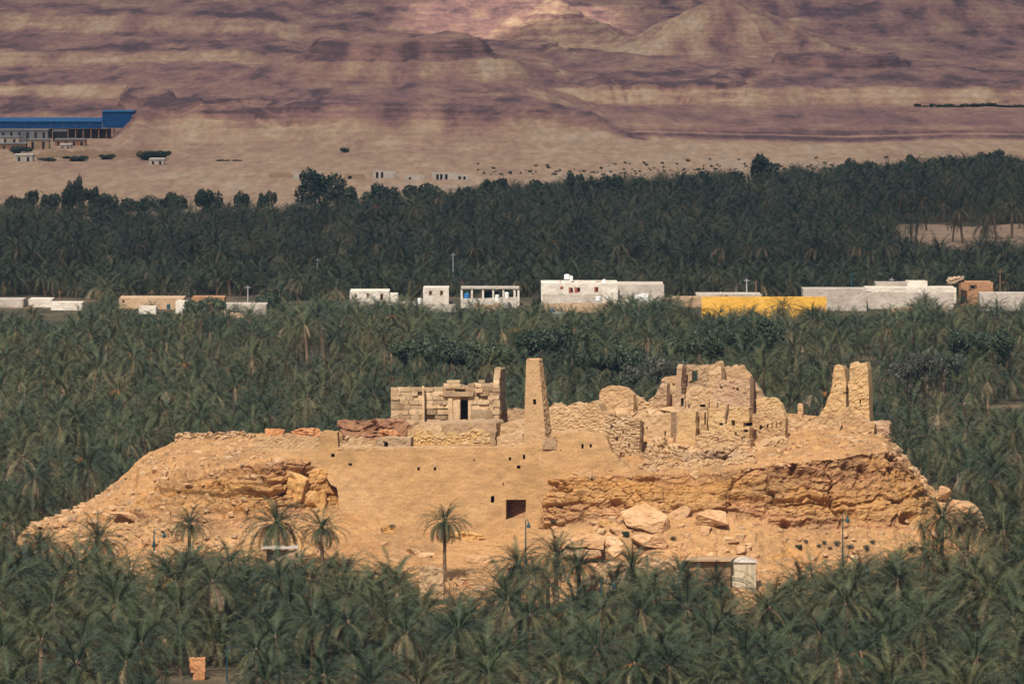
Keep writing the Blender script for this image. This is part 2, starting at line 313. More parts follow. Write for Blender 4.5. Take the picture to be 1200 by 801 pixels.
def desert(px, Y):
    """height of the desert and the kind of ground there (0 pale sand ... 1 dark purple rock)"""
    x = (px - 600) / F * Y
    wy = Y + 24 * fbm(x / 110, Y / 260, 0, 4, 5) + 9 * fbm(x / 18, Y / 120, 0, 3, 6); wp = px + 22 * fbm(x / 90, Y / 200, 3, 4, 9) + 6 * fbm(x / 14, Y / 60, 3, 3, 10)
    gul = ridged(x / 26, Y / 190, 2, 4, 33); fine = fbm(x / 10, Y / 75, 4, 4, 34); big = fbm(x / 90, Y / 420, 9, 3, 35)
    left = 1 - sm(230, 620, wp)
    YL = [1900, 2420, 2462, 2640, 2682, 2960, 3012, 3380, 3450, 3900, 4500, 6500]; YR = [1900, 2322, 2336, 2350, 2362, 2600, 2620, 2900, 3150, 3500, 3900, 4500, 6500]
    base_l = np.interp(wy, YL, [0.2, 0.4, 4.8, 5.5, 10.2, 11.5, 17.2, 18.0, 26.0, 29.0, 72, 100])
    base_r = np.interp(wy, YR, [0.2, 0.5, 1.9, 2.1, 3.7, 3.9, 10.5, 10.5, 9.0, 8.5, 16, 74, 100])
    g_l = np.interp(wy, [1900, 2380, 2425, 2440, 2466, 2480, 2640, 2655, 2675, 2700, 2955, 2975, 3000, 3020, 3380, 3400, 3440, 3470, 3900, 4500], [.12, .25, .10, .10, .70, .92, .80, .15, .25, .95, .75, .2, .35, .95, .7, .15, .4, .9, .6, .75])
    g_r = np.interp(wy, [1900, 2300, 2322, 2330, 2338, 2348, 2352, 2358, 2366, 2420, 2560, 2598, 2606, 2614, 2624, 2650, 2900, 3300, 3900, 4500], [.10, .16, .2, .95, .9, .2, .95, .8, .5, .72, .62, .45, .02, .04, .55, .85, .72, .66, .72, .85])
    z = base_l * left + base_r * (1 - left); geo = g_l * left + g_r * (1 - left)
    def over(zn, gn):
        nonlocal z, geo
        m_ = sm(-0.15, 0.35, zn - z); geo = geo * (1 - m_) + gn * m_; z = np.maximum(z, zn)
    # low promontory that hides the end of the blue shed
    m = sm(116, 156, wp) * (1 - sm(600, 770, wp))
    over(m * np.interp(wy, [2215, 2262, 2296, 2310, 2330], [0.2, 3.2, 6.0, 10.6, 12.4]), np.interp(wy, [2230, 2270, 2298, 2304, 2330, 2420], [.14, .06, .22, .85, .95, .70]))
    # broad flat topped hill behind it: sandy apron cut by gullies, then a steep dark cap
    d = np.hypot((wp - 480) / 235, (wy - 2790) / 215)
    over(np.interp(d, [0, 0.42, 0.50, 0.60, 0.80, 1.12, 1.3], [28.5, 27.0, 20.5, 18.5, 11.0, 2.0, 0.0]), np.interp(d, [0, .40, .43, .52, .56, .70, .80, 1.0, 1.15], [.62, .75, 1.0, .95, .30, .42, .65, .25, .35]) + 0.30 * np.clip(gul - 0.5, -0.8, 1) * sm(0.5, 0.6, d))
    # cone shaped hill and its shoulder on the right
    dx, dy = (wp - 838) / 190, (wy - 3420) / 210; d = np.hypot(dx, dy); a = np.arctan2(dy, dx); rg = ridged(a * 2.6, d * 1.2, 0, 3, 44)
    over(37.0 - 33 * np.clip(d, 0, 2) ** 0.82 - 2.6 * np.clip(rg, 0, 2) * np.clip(d * 2.2, 0, 1), np.clip(0.50 + 0.22 * np.clip(dx * 4, -1, 1) + 0.34 * np.clip(rg - 0.6, -1, 1) - 0.30 * sm(0.55, 0.8, d), 0, 1))
    dx, dy = (wp - 930) / 150, (wy - 3330) / 150; d = np.hypot(dx, dy); a = np.arctan2(dy, dx); rg2 = ridged(a * 2.6, d, 3, 3, 45)
    over(20.0 - 15 * np.clip(d, 0, 2) ** 0.85 - 2.0 * np.clip(rg2, 0, 2) * np.clip(d * 2.2, 0, 1), np.clip(0.55 + 0.30 * np.clip(rg2 - 0.6, -1, 1) - 0.35 * sm(0.5, 0.75, d), 0, 1))
    # long ridge across the top right, pale bluff at the top middle, dark low mesa
    d = np.hypot((wp - 1130) / 260, (wy - 3900) / 260); over(36 - 24 * np.clip(d, 0, 2), 0.80 + 0.3 * np.clip(gul - 0.6, -1, .6))
    d = np.hypot((wp - 640) / 120, (wy - 3560) / 160); over(33 - 26 * np.clip(d, 0, 2), np.interp(d, [0, .25, .32, .5, .6, .9], [.3, .1, .75, .10, .55, .15]) + 0.2 * np.clip(gul - .4, -1, 1))
    d = np.hypot((wp - 985) / 105, (wy - 3010) / 110); zm = (base_r + 5.0) * (1 - sm(0.74, 0.96, d)); over(zm, np.interp(d, [0, .70, .76, .9], [.78, .85, 1.0, .9]))
    # rock ledges: broken steps of harder rock on the slopes
    st_ = 4.4; w = z + 3.0 * fbm(x / 60, Y / 240, 1, 3, 21) + 1.2 * fbm(x / 15, Y / 90, 2, 4, 22); fr = w / st_ - np.floor(w / st_)
    k = sm(3.0, 7.0, z) * np.clip(0.15 + 1.3 * fbm(px / 120.0, Y / 380.0, 6, 3, 23), 0, 1)
    z = z + k * (st_ * (0.72 * sm(0.50, 0.58, fr) + 0.28 * sm(0.14, 0.20, fr)) - st_ * fr) * 0.8
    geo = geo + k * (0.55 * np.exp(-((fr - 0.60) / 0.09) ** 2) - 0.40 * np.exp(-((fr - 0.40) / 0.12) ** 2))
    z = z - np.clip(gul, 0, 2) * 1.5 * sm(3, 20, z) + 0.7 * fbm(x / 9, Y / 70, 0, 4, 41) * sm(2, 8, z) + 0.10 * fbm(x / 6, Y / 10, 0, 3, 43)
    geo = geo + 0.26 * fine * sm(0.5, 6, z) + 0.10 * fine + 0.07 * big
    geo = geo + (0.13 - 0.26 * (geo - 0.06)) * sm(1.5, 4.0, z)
    return np.maximum(z, 0.02), np.clip(geo, 0, 1)
def desert_height(px, Y): return desert(px, Y)[0]
def flat_rows(a, b, s): return np.arange(a, b, s)
rows = np.concatenate([flat_rows(1560, 2180, 12), flat_rows(2180, 2900, 2.6), flat_rows(2900, 4400, 4.5), flat_rows(4400, 6500, 40)])
cols = np.linspace(-260, 1460, 760)
PXg, Yg = np.meshgrid(cols, rows, indexing='ij')
Zg, GEO = desert(PXg, Yg)
edge = np.interp(PXg, [-260, 0, 130, 400, 640, 900, 1200, 1460], [1650, 1680, 1690, 1760, 1820, 1960, 2010, 2040])    # sand starts beyond the grove
Zg = Zg - 1.2 * (1 - sm(-90, 10, Yg - edge))
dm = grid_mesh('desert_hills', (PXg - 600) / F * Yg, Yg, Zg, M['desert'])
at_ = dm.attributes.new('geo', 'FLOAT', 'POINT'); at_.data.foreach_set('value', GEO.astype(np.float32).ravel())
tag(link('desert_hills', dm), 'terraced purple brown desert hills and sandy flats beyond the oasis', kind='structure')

# the rock: a loft of profiles, one per column
TP = [16, 28, 70, 110, 150, 200, 260, 320, 400, 480, 560, 640, 665, 700, 760, 820, 880, 940, 1000, 1040, 1075, 1100, 1150, 1172]
# each line: (row, depth) in the photograph's pixels and metres, per column above
LB = [(640,823),(640,820),(640,816),(640,814),(640,812),(640,810),(640,808),(645,806),(650,804),(658,804),(660,804),(664,804),(664,803),(668,801),(668,800),(668,799),(668,799),(668,799),(662,800),(658,801),(656,803),(650,808),(640,818),(638,824)]
LC = [(634,825),(634,821),(632,817),(626,816),(622,814),(616,812),(610,811),(596,811),(592,816),(602,818),(612,818),(622,812),(614,808.8),(609,808.8),(602,809.2),(601,809.2),(609,808.6),(621,808),(618,808),(620,808),(626,809),(618,814),(620,823),(630,827)]
LD = [(632,826),(614,822),(611,819),(606,819),(596,818),(565,819),(548,818),(541,814.5),(545,818),(534,823),(530,823),(560,815),(559,811.5),(558,811.5),(557,811.5),(556,812),(548,812),(540,811.5),(532,812),(528,813),(562,817),(592,822),(606,828),(628,829)]
LE = [(631,832),(611,835),(598,839),(574,842),(537,844),(513,846),(507,848),(508,848),(504,848),(502,848),(500,848),(496,848),(494,848),(492,848),(488,848),(486,848),(486,848),(484,847),(490,845),(499,842),(541,839),(574,837),(598,834),(626,832)]
FOOT = np.interp(TP, [0, 150, 420, 500, 560, 700, 760, 900, 1000, 1100, 1180], [806, 792, 786, 770, 748, 744, 756, 770, 784, 800, 812])
n_col = 620
pxs = np.linspace(16, 1172, n_col)
def smooth_line(vals):
    a = np.interp(pxs, TP, vals); k = np.hanning(17); k /= k.sum()
    return np.convolve(np.pad(a, 8, mode='edge'), k, 'valid')
Xc = (pxs - 600) / F * 822.0
lines = []
for L in (LB, LC, LD, LE):
    y_ = smooth_line([a for a, b in L]); d_ = smooth_line([b for a, b in L])
    lines.append((d_, xz(600, y_, d_)[1]))
fy = smooth_line(FOOT)
prof = [(fy, np.full(n_col, -0.4)), (fy + (lines[0][0] - fy) * 0.55, lines[0][1] * 0.42)] + lines
eY, eZ = lines[3]
prof.insert(5, ((lines[2][0] * 0.55 + eY * 0.45), lines[2][1] + (eZ - lines[2][1]) * 0.72))
prof += [(eY + 7, eZ * 0.55), (eY + 15, np.full(n_col, -0.5))]
def rock_z(x, Y):
    """height of the undisplaced rock (front side) at a place"""
    px = 600 + x * F / 822.0
    if px < pxs[0] or px > pxs[-1]: return 0.0
    i = int(np.clip(np.searchsorted(pxs, px), 0, n_col - 1))
    yy = [p[0][i] for p in prof]; zz = [p[1][i] for p in prof]
    return max(0.0, float(np.interp(Y, yy, zz))) if yy[0] < Y < yy[-1] else 0.0
seg = [10, 14, 56, 60, 34, 26, 8, 5]
RY, RZ = [], []
for k, ns in enumerate(seg):
    t = np.linspace(0, 1, ns, endpoint=False)[:, None]
    RY.append(prof[k][0] * (1 - t) + prof[k + 1][0] * t); RZ.append(prof[k][1] * (1 - t) + prof[k + 1][1] * t)
RY.append(prof[-1][0][None]); RZ.append(prof[-1][1][None])
RY = np.concatenate(RY).T; RZ = np.concatenate(RZ).T; RX = np.repeat(Xc[:, None], RY.shape[1], 1)
def normals(X, Y, Z):
    gu = np.stack([np.gradient(A, axis=0) for A in (X, Y, Z)], -1); gv = np.stack([np.gradient(A, axis=1) for A in (X, Y, Z)], -1)
    n = np.cross(gu, gv); n /= np.linalg.norm(n, axis=-1, keepdims=True) + 1e-9; return n
N = normals(RX, RY, RZ)
steep = sm(0.25, 0.75, 1 - np.abs(N[..., 2]))
_px, _py = pix(RX, RY, RZ)
rug = np.exp(-(((_px - 235) / 110) ** 2 + ((_py - 570) / 42) ** 2) ** 2) + 0.4 * np.exp(-(((_px - 350) / 45) ** 2 + ((_py - 575) / 34) ** 2) ** 2)
rug = np.clip(rug + 0.7 * np.exp(-(((_px - 130) / 110) ** 2 + ((_py - 612) / 14) ** 2) ** 2), 0, 1) * (np.arange(RZ.shape[1]) < 150)[None]
rugn = np.clip(0.55 + 1.1 * fbm(RX * 0.09, RZ * 0.25, RY * 0.05, 4, 88), 0, 1)
rug2 = np.exp(-(((_px - 545) / 150) ** 2 + ((_py - 668) / 30) ** 2) ** 2) + np.exp(-(((_px - 900) / 230) ** 2 + ((_py - 650) / 22) ** 2) ** 2) * 0.5
steep = np.maximum(steep, np.clip(rug * (0.5 + 0.6 * rugn) + 0.6 * np.clip(rug2, 0, 1) * rugn, 0, 1))
for i in range(3): steep = (steep + np.roll(steep, 1, 1) + np.roll(steep, -1, 1)) / 3
zw = RZ + 0.9 * fbm(RX * 0.07, RY * 0.07, 0, 3, 3) + 0.35 * fbm(RX * 0.35, RY * 0.2, 0, 3, 4)
ledge = np.interp(np.mod(zw, 2.3) / 2.3, [0, 0.12, 0.3, 0.62, 0.9, 1.0], [-0.55, 0.25, 0.45, 0.30, -0.35, -0.55])
ledge2 = np.interp(np.mod(zw * 1.0 + 0.7, 0.83) / 0.83, [0, 0.2, 0.7, 1.0], [-0.16, 0.12, 0.10, -0.16])
amp = np.clip(0.55 + 0.9 * fbm(RX * 0.06, RZ * 0.2, 4, 3, 8), 0.08, 1.5)
cr, cid = worley(RX / 6.4 + 0.25 * fbm(RX*.3, RZ*.3, 0, 3, 11), zw / 4.2 + 0.25 * fbm(RX*.3, RZ*.3, 5, 3, 12), 2)
cr2, cid2 = worley(RX / 1.7 + 0.3 * fbm(RX*.5, RZ*.5, 0, 3, 15), zw / 1.0 + 0.3 * fbm(RX*.5, RZ*.5, 5, 3, 16), 6)
disp = 0.55 * fbm(RX * 0.12, RZ * 0.14, RY * 0.12, 4, 1) + 0.16 * fbm(RX * 0.9, RZ * 1.2, RY * 0.9, 4, 2)
disp = disp * (0.35 + 0.65 * steep)
blocky = np.clip(fbm(RX * 0.05, RZ * 0.08, 9, 2, 51) * 1.3 + 0.55, 0, 1)
disp += np.clip(steep * 1.25, 0, 1) * (amp * (0.62 * ledge + 0.9 * ledge2) + blocky * ((cid - 0.5) * 1.6 - 0.9 * np.exp(-(cr / 0.045) ** 2)) + (cid2 - 0.5) * 0.36 - 0.30 * np.exp(-(cr2 / 0.07) ** 2))
disp += (1 - steep) * (0.26 * (ridged(RX * 0.30, RY * 0.05, RZ * 0.10, 4, 66) - 0.7) + 0.16 * fbm(RX * 0.8, RY * 0.8, RZ * 0.8, 4, 67)) * (np.arange(RZ.shape[1]) < 200)[None]
disp *= 1 + 0.75 * np.clip(rug, 0, 1)
disp += (0.06 + 0.10 * steep) * fbm(RX * 2.1, RZ * 2.6, RY * 2.1, 3, 61) + steep * 0.22 * (ridged(RX * 0.7, RZ * 1.3, RY * .7, 3, 62) - 0.6)
# keep the masonry's bed smooth where the great wall stands in front
pxm = 600 + RX * F / RY
_, pym = pix(RX, RY, RZ)
hide = sm(372, 400, pxm) * (1 - sm(628, 640, pxm)) * sm(500, 512, pym) * (1 - sm(655, 672, pym))
disp = np.where(hide > 0, np.minimum(disp, 0.25) * (1 - 0.7 * hide), disp)
ends = np.minimum(np.arange(n_col), np.arange(n_col)[::-1]); disp *= sm(0, 8, ends)[:, None]
foot = np.minimum(1, np.arange(RY.shape[1]) / 12.0)[None]; disp *= foot
# shallow caves and undercuts under the ledges: (column, row, half width, half height, depth)
for (cx, cy, rx, ry, dp) in [(705, 648, 11, 8, 3.0), (150, 606, 20, 5, 1.4), (220, 545, 9, 4, 1.2), (1068, 606, 10, 6, 1.6), (870, 585, 26, 6, 1.2), (930, 553, 5, 12, 1.4), (1012, 553, 6, 10, 1.4), (992, 548, 5, 7, 1.2),
                             (455, 620, 7, 4, 1.0), (413, 564, 8, 3, 1.0), (720, 590, 9, 5, 0.9), (800, 600, 12, 6, 0.9), (1000, 605, 6, 10, 0.9), (660, 575, 10, 4, 0.7), (760, 563, 14, 3, 0.8), (985, 600, 8, 4, 0.8)]:
    q = ((pxm - cx) / rx) ** 2 + ((pym - cy) / ry) ** 2
    disp -= dp * np.exp(-q ** 2) * (np.arange(RY.shape[1]) < 140)[None]
RX2, RY2, RZ2 = (A + N[..., i] * disp for i, A in enumerate((RX, RY, RZ)))
rm = grid_mesh('rock_hill', RX2, RY2, RZ2, M['rock'], False)
tag(link('rock_hill', rm), 'flat topped sandstone rock with ochre ledges rising out of the palms', kind='structure')
def surf_y(px, py):
    """front surface point of the finished rock seen at a pixel"""
    a, b = pix(RX2[:, :160], RY2[:, :160], RZ2[:, :160])
    d = (a - px) ** 2 + (b - py) ** 2 + (RY2[:, :160] - 800) * 0.02
    i = np.unravel_index(np.argmin(d), d.shape); return Vector((RX2[i], RY2[i], RZ2[i]))
# ------------------------------------------------------------------ masonry
def wall(name, px0, px1, Y0, Y1, top, bot, mat, th=0.6, holes=(), res=0.17, rough=0.06, jag=0.16, seed=0, parent=None, batter=0.0, wave=0.07, smooth=False, stones=0.0, ragged=0.0):
    """a wall of real thickness. Its face runs from column px0 (depth Y0) to px1 (depth Y1); top and bot list (column, row);
    holes: (column0, column1, row0, row1, through)"""
    ax, bx = xz(px0, 500, Y0)[0], xz(px1, 500, Y1)[0]
    L = math.hypot(bx - ax, Y1 - Y0); tx, ty = (bx - ax) / L, (Y1 - Y0) / L; nx, ny = ty, -tx
    ns = max(3, int(L / res)); s = np.linspace(0, 1, ns + 1); px = px0 + s * (px1 - px0); Yv = Y0 + s * (Y1 - Y0)
    f = lambda T: np.interp(px, [a for a, b in T], [b for a, b in T])
    zt = xz(px, f(top), Yv)[1]; zb = xz(px, f(bot), Yv)[1]
    zt = zt + jag * (fbm(px * 0.12, seed * 3.7, 0, 3, 71 + seed) + 0.5 * np.round(vnoise(px * 0.33, seed, 0, 72) * 2) / 2)
    if ragged: zb = zb + ragged * fbm(px * 0.09, seed, 3, 4, 74)
    zt = np.maximum(zt, zb + 0.02)
    zmin, zmax = zb.min(), zt.max(); nz_ = max(2, int(math.ceil((zmax - zmin) / res))); dz = (zmax - zmin) / nz_
    zr = zmin + np.arange(nz_ + 1) * dz
    lo = np.clip(np.floor((zb - zmin) / dz + 1e-6), 0, nz_).astype(int); hi = np.clip(np.ceil((zt - zmin) / dz - 1e-6), 0, nz_).astype(int)
    J = np.clip(np.arange(nz_ + 1)[None], lo[:, None], hi[:, None])
    Z = np.clip(zr[None], zb[:, None], zt[:, None])
    S = np.repeat((s * L)[:, None], nz_ + 1, 1)
    wx = ax + tx * S; wy = Y0 + ty * S
    off = rough * (fbm(wx * 1.9, Z * 1.9, seed, 3, 81) + 0.7 * vnoise(wx * 6, Z * 6, seed, 82)) + wave * fbm(wx * 0.22, Z * 0.22, seed, 3, 83) + batter * (zmax - Z)
    if stones:
        sd, sid = worley(wx / 0.62 + 0.3 * vnoise(wx, Z, 3, 5), Z / 0.42 + 0.3 * vnoise(wx, Z, 5, 6), seed)
        off = off + stones * ((sid - 0.5) * 1.0 - 1.0 * (sd < 0.16))
    # edges of the wall crumble a little sideways
    S = S + (0.5 * rough + 0.3 * jag) * vnoise(Z * 1.3, seed, 0, 84) * np.where((np.arange(ns + 1) == 0) | (np.arange(ns + 1) == ns), 1, 0)[:, None]
    wx = ax + tx * S; wy = Y0 + ty * S
    V = [(wx + nx * off, wy + ny * off, Z), (wx - nx * th, wy - ny * th, Z)]
    base = (ns + 1) * (nz_ + 1)
    pc = 0.5 * (px[:-1] + px[1:]); Yc = 0.5 * (Yv[:-1] + Yv[1:]); zc = 0.5 * (zr[:-1] + zr[1:])
    solid = (np.maximum(Z[:-1, 1:] - Z[:-1, :-1], Z[1:, 1:] - Z[1:, :-1]) > 1e-4)
    of = np.zeros_like(solid); ob = np.zeros_like(solid)
    for h in holes:
        z1 = xz(pc, h[2], Yc)[1][:, None]; z0 = xz(pc, h[3], Yc)[1][:, None]
        m = (pc[:, None] > h[0]) & (pc[:, None] < h[1]) & (zc[None] > z0) & (zc[None] < z1)
        of |= m
        if len(h) > 4 and h[4]: ob |= m
    fr = solid & ~of; bk = solid & ~ob
    def vid(side, i, j): return side * base + i * (nz_ + 1) + int(J[i, j])
    F_, MI = [], []
    def q(*ids, mi=0):
        u = []
        for k in ids:
            if k not in u: u.append(k)
        if len(u) > 2: F_.append(tuple(u)); MI.append(mi)
    for i in range(ns):
        for j in range(nz_):
            if not solid[i, j]: continue
            if fr[i, j]: q(vid(0,i,j), vid(0,i+1,j), vid(0,i+1,j+1), vid(0,i,j+1))
            if bk[i, j]: q(vid(1,i,j), vid(1,i,j+1), vid(1,i+1,j+1), vid(1,i+1,j), mi=0 if fr[i, j] else 1)  # the back of a blind hole gets the painted shade colour
            if not fr[i, j]: continue
            for di, dj, e in ((-1,0,((i,j),(i,j+1))), (1,0,((i+1,j+1),(i+1,j))), (0,-1,((i+1,j),(i,j))), (0,1,((i,j+1),(i+1,j+1)))):
                a, b = i + di, j + dj
                if 0 <= a < ns and 0 <= b < nz_ and fr[a, b]: continue
                q(vid(0,*e[0]), vid(0,*e[1]), vid(1,*e[1]), vid(1,*e[0]))
    verts = np.stack([np.concatenate([V[0][k].ravel(), V[1][k].ravel()]) for k in range(3)], -1)
    used = sorted({k for f_ in F_ for k in f_}); mp = {k: i for i, k in enumerate(used)}
    me = mesh(name, verts[used], [tuple(mp[k] for k in f_) for f_ in F_], [mat, M['dark']], MI, smooth)
    return link(name, me, parent)
def flat_top(y): return [(-9999, y), (9999, y)]

# --- the great wall
gw = empty('curtain_wall', P(520, 652, 813), 'long tall mud plastered retaining wall with small square openings, below the temple', 'wall')
top_main = [(316,529), (345,528), (374,527), (376,507), (380,505), (396,506), (396.6,526), (440,526.5), (530,526), (616,523.5), (646,521)]
bot_main = [(316,536), (326,544), (345,541), (360,551), (374,549), (386,561), (396,569), (399,590), (396,612), (410,634), (425,652), (646,668)]
wh = [(388,392,530.6,535), (409,413,541.5,544.5), (489.5,492.8,547,550.4), (508.6,512,547,550.4), (555,557.4,537.4,540), (596.6,599,535,538.6),
      (612.8,615.8,531.8,537), (605.8,610,544.6,549), (589.6,591.6,565.4,568), (575.6,580.4,579.4,588), (607.2,608.2,567.5,569.5),
      (593.4,617.6,583.4,600), (594.4,615.6,600,607.6)]
wall('wall', 316, 646, 816.8, 814.6, top_main, bot_main, M['plaster'], th=2.2, holes=wh, res=0.14, rough=0.022, jag=0.05, ragged=0.35, seed=1, parent=gw, batter=0.16, wave=0.10)
top_r = [(645.5,508), (676,507), (706,508), (712,516), (718,530), (735,545), (752,556)]
wall('wall', 645.5, 752, 814.6, 813.6, top_r, [(645,572), (660,562), (700,556), (752,558)], M['plaster'], th=2.2, holes=[(680.8,684.6,519.8,525), (691,693.8,519.8,524.6), (656,658,526,528)],
     res=0.14, rough=0.022, jag=0.14, ragged=0.2, seed=2, parent=gw, batter=0.16, wave=0.10)
wall('coping', 396, 612, 815.9, 815.4, flat_top(523.6), flat_top(526.5), M['mud_pale'], th=1.2, res=0.2, rough=0.05, jag=0.05, seed=4, parent=gw)
wall('repair_patch', 636, 652, 814.2, 814.2, [(636,514), (652,512)], flat_top(526), M['mud_grey'], th=0.5, res=0.15, rough=0.06, jag=0.1, seed=5, parent=gw)

# --- the tapering tower
def tower():
    b0 = xz(613.4, 523, 815.2)[0]; zb = xz(613, 528, 815)[1]; zt = xz(613, 421, 816)[1]
    a = math.radians(17)
    t = Vector((math.cos(a), -math.sin(a), 0)); r = Vector((math.sin(a), math.cos(a), 0))       # along the front face, and back along the right face
    p0 = Vector((b0, 816.0, zb)); w0, d0 = 2.95, 2.9; w1, d1 = 1.55, 1.5
    lean = t * 0.12 + r * 0.75
    root = empty('tower', p0, 'tall tapering mud brick tower with one small square window', 'tower')
    n, k = 22, 64; mb = MB()
    rng = random.Random(4)
    ring = []
    for j in range(k + 1):
        f = j / k; z = zb + (zt - zb) * f; o = p0 + lean * f; o.z = z
        w = w0 + (w1 - w0) * f; d = d0 + (d1 - d0) * f; row = []
        for side in range(4):
            for i in range(n):
                u = i / n
                q = (o + t * w * u, o + t * w + r * d * u, o + t * w * (1 - u) + r * d, o + r * d * (1 - u))[side]
                nn = (-r, t, r, -t)[side]
                if j == k: q = q + Vector((0, 0, rng.uniform(-0.12, 0.06)))
                e = 0.035 * float(fbm(q.x * 2.2, q.y * 2.2, q.z * 2.2, 2, 5)) + rng.uniform(-0.035, 0.035) * (1.9 if side == 1 else 0.8)
                row.append(q + nn * e)
        ring.append(row)
    N4 = 4 * n
    win = {(i, j) for i in range(10, 14) for j in range(32, 36)}
    verts = [p for row in ring for p in row]; faces, mi = [], []
    for j in range(k):
        for i in range(N4):
            i2 = (i + 1) % N4
            if (i, j) in win: continue
            faces.append((j*N4+i, j*N4+i2, (j+1)*N4+i2, (j+1)*N4+i)); mi.append(0)
    faces.append(tuple(k*N4 + i for i in range(N4))); mi.append(0)
    ids = [32*N4+10, 32*N4+14, 36*N4+14, 36*N4+10]; b = len(verts)
    verts += [verts[q] + r * 0.55 for q in ids]
    # the opening's reveal: the rim of the gap is joined to a recess behind it, painted dark for shade
    rim = [32*N4+i for i in range(10, 15)] + [j*N4+14 for j in range(33, 37)] + [36*N4+i for i in range(13, 9, -1)] + [j*N4+10 for j in range(35, 32, -1)]
    b2 = len(verts); verts += [verts[q] + r * 0.55 for q in rim]; m_ = len(rim)
    for i in range(m_): faces.append((rim[i], b2 + i, b2 + (i+1) % m_, rim[(i+1) % m_])); mi.append(0)
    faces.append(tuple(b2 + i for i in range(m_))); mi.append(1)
    link('shaft', mesh('shaft', verts, faces, [M['mud'], M['dark']], mi), root)
tower()

# --- low walls, hut and rubble on the left part of the plateau
pw = empty('parapet_wall', P(330, 525, 822), 'low broken parapet wall along the left part of the rock top', 'wall')
wall('wall', 296, 374, 823.5, 822.0, [(296,512), (318,511), (330,511.5), (334,509), (352,511.5), (374,512)], [(296,540), (374,540)], M['mud_pale'], th=0.5, rough=0.07, jag=0.14, seed=11, parent=pw)
wall('wall', 330, 375, 820.4, 819.6, [(330,521), (352,518.5), (375,517.5)], [(330,548), (375,548)], M['mud_pale'], th=0.5, rough=0.07, jag=0.14, seed=12, parent=pw)
wall('wall', 205, 298, 843, 841, [(205,510), (230,508), (250,505.5), (298,508)], [(205,516), (298,518)], M['rubble'], stones=0.13, th=0.6, rough=0.14, jag=0.3, seed=13, parent=pw)
rw = empty('rubble_wall', P(415, 525, 824), 'collapsed wall of pale and orange rubble left of the small hut', 'wall')
wall('wall', 396, 440, 824, 823.6, [(396,511), (404,513), (412,514), (430,516), (440,519)], [(396,530), (440,530)], M['rubble'], stones=0.13, th=0.9, rough=0.22, jag=0.35, seed=14, parent=rw)
wall('wall', 408, 432, 821.5, 821.5, [(408,515), (432,514)], [(408,526), (432,526)], M['mud_pale'], th=0.6, rough=0.08, jag=0.2, seed=15, parent=rw)
hut = empty('mud_hut', P(460, 528, 821), 'small flat roofed mud hut with a dark doorway on top of the great wall', 'hut')
wall('front_wall', 440, 480, 821.4, 820.6, [(440,514), (446,512.8), (478,512.3), (480,513)], flat_top(530), M['mud_grey'], th=2.4, holes=[(450,455.2,517.6,530), (448.6,450,516.5,519)], res=0.12, rough=0.06, jag=0.07, seed=16, parent=hut)
wall('side_pier', 476, 481, 820.5, 820.3, flat_top(512.6), flat_top(530), M['mud_grey'], th=0.5, res=0.14, rough=0.05, jag=0.05, seed=17, parent=hut)

# --- temple front of dressed stone
temple = empty('stone_temple', P(525, 498, 845), 'ruined stone temple front with a tall dark doorway and jagged top', 'temple')
TY = 845.0
unit = []
for k in range(4):
    rng = random.Random(40 + k); bm = bmesh.new(); bmesh.ops.create_cube(bm, size=1.0)
    bmesh.ops.subdivide_edges(bm, edges=bm.edges[:], cuts=1)
    for v in bm.verts: v.co += Vector([rng.uniform(-0.035, 0.035) for _ in range(3)]); v.co *= 1.0 - 0.05 * (sum(abs(c) > 0.4 for c in v.co) == 3)
    me = bpy.data.meshes.new('stone_block'); bm.to_mesh(me); bm.free(); me.materials.append(M['stone']); unit.append(me)
rng = random.Random(7)
def block(px0, px1, py0, py1, Y, dep=0.5, nm='stone_block', tilt=0.02):
    a = P(px0, py1, Y); b = P(px1, py0, Y)
    o = bpy.data.objects.new(nm, rng.choice(unit)); C.objects.link(o); o.parent = temple
    o.location = Vector(((a.x + b.x) / 2, Y + dep / 2, (a.z + b.z) / 2)) - temple.location
    o.scale = (b.x - a.x - 0.03, dep, b.z - a.z - 0.03); o.rotation_euler = (rng.uniform(-tilt, tilt), rng.uniform(-tilt, tilt), rng.uniform(-tilt, tilt)); return o
tt = [(457,453), (470,452), (497,451.6), (516,452.5), (516.5,449), (526,449.5), (528,447), (534,446), (540,449), (552,449.6), (557,446), (566,446.5), (568,449), (576,446.5), (580,446)]
def ttop(px): return float(np.interp(px, [a for a, b in tt], [b for a, b in tt]))
rows_y = [498, 491.5, 485.6, 479.6, 474, 468.6, 463.6, 458.6, 453.6, 449, 445]
for r_ in range(len(rows_y) - 1):
    y1, y0 = rows_y[r_], rows_y[r_ + 1]
    for (a, b, Yp) in ((458, 497, TY - 1.0), (497.4, 539.6, TY), (548.6, 580, TY)):
        x = a
        while x < b - 1:
            w = rng.uniform(7, 15); e = b if b - (x + w) < 6 else x + w
            if 0.5 * (y0 + y1) > ttop(0.5 * (x + e)) and not (r_ > 6 and 534 < 0.5*(x+e) < 553 and r_ < 8) and rng.random() > 0.07:
                block(x, e, y0, y1, Yp + rng.uniform(-0.10, 0.10) + (0.22 if rng.random() < 0.12 else 0), 0.55)
            x = e
    if y0 > 466: pass
block(525, 530.5, 466, 497, TY - 0.25, 0.6, 'door_jamb', 0.005); block(530.8, 539.2, 468, 497, TY - 0.12, 0.6, 'door_jamb', 0.005)
block(548.4, 552, 470, 497, TY - 0.1, 0.6, 'door_jamb', 0.005)
block(519, 556, 459, 464.5, TY - 0.3, 0.9, 'lintel', 0.004); block(521, 545, 453.5, 455.5, TY - 0.2, 0.7, 'lintel', 0.004)
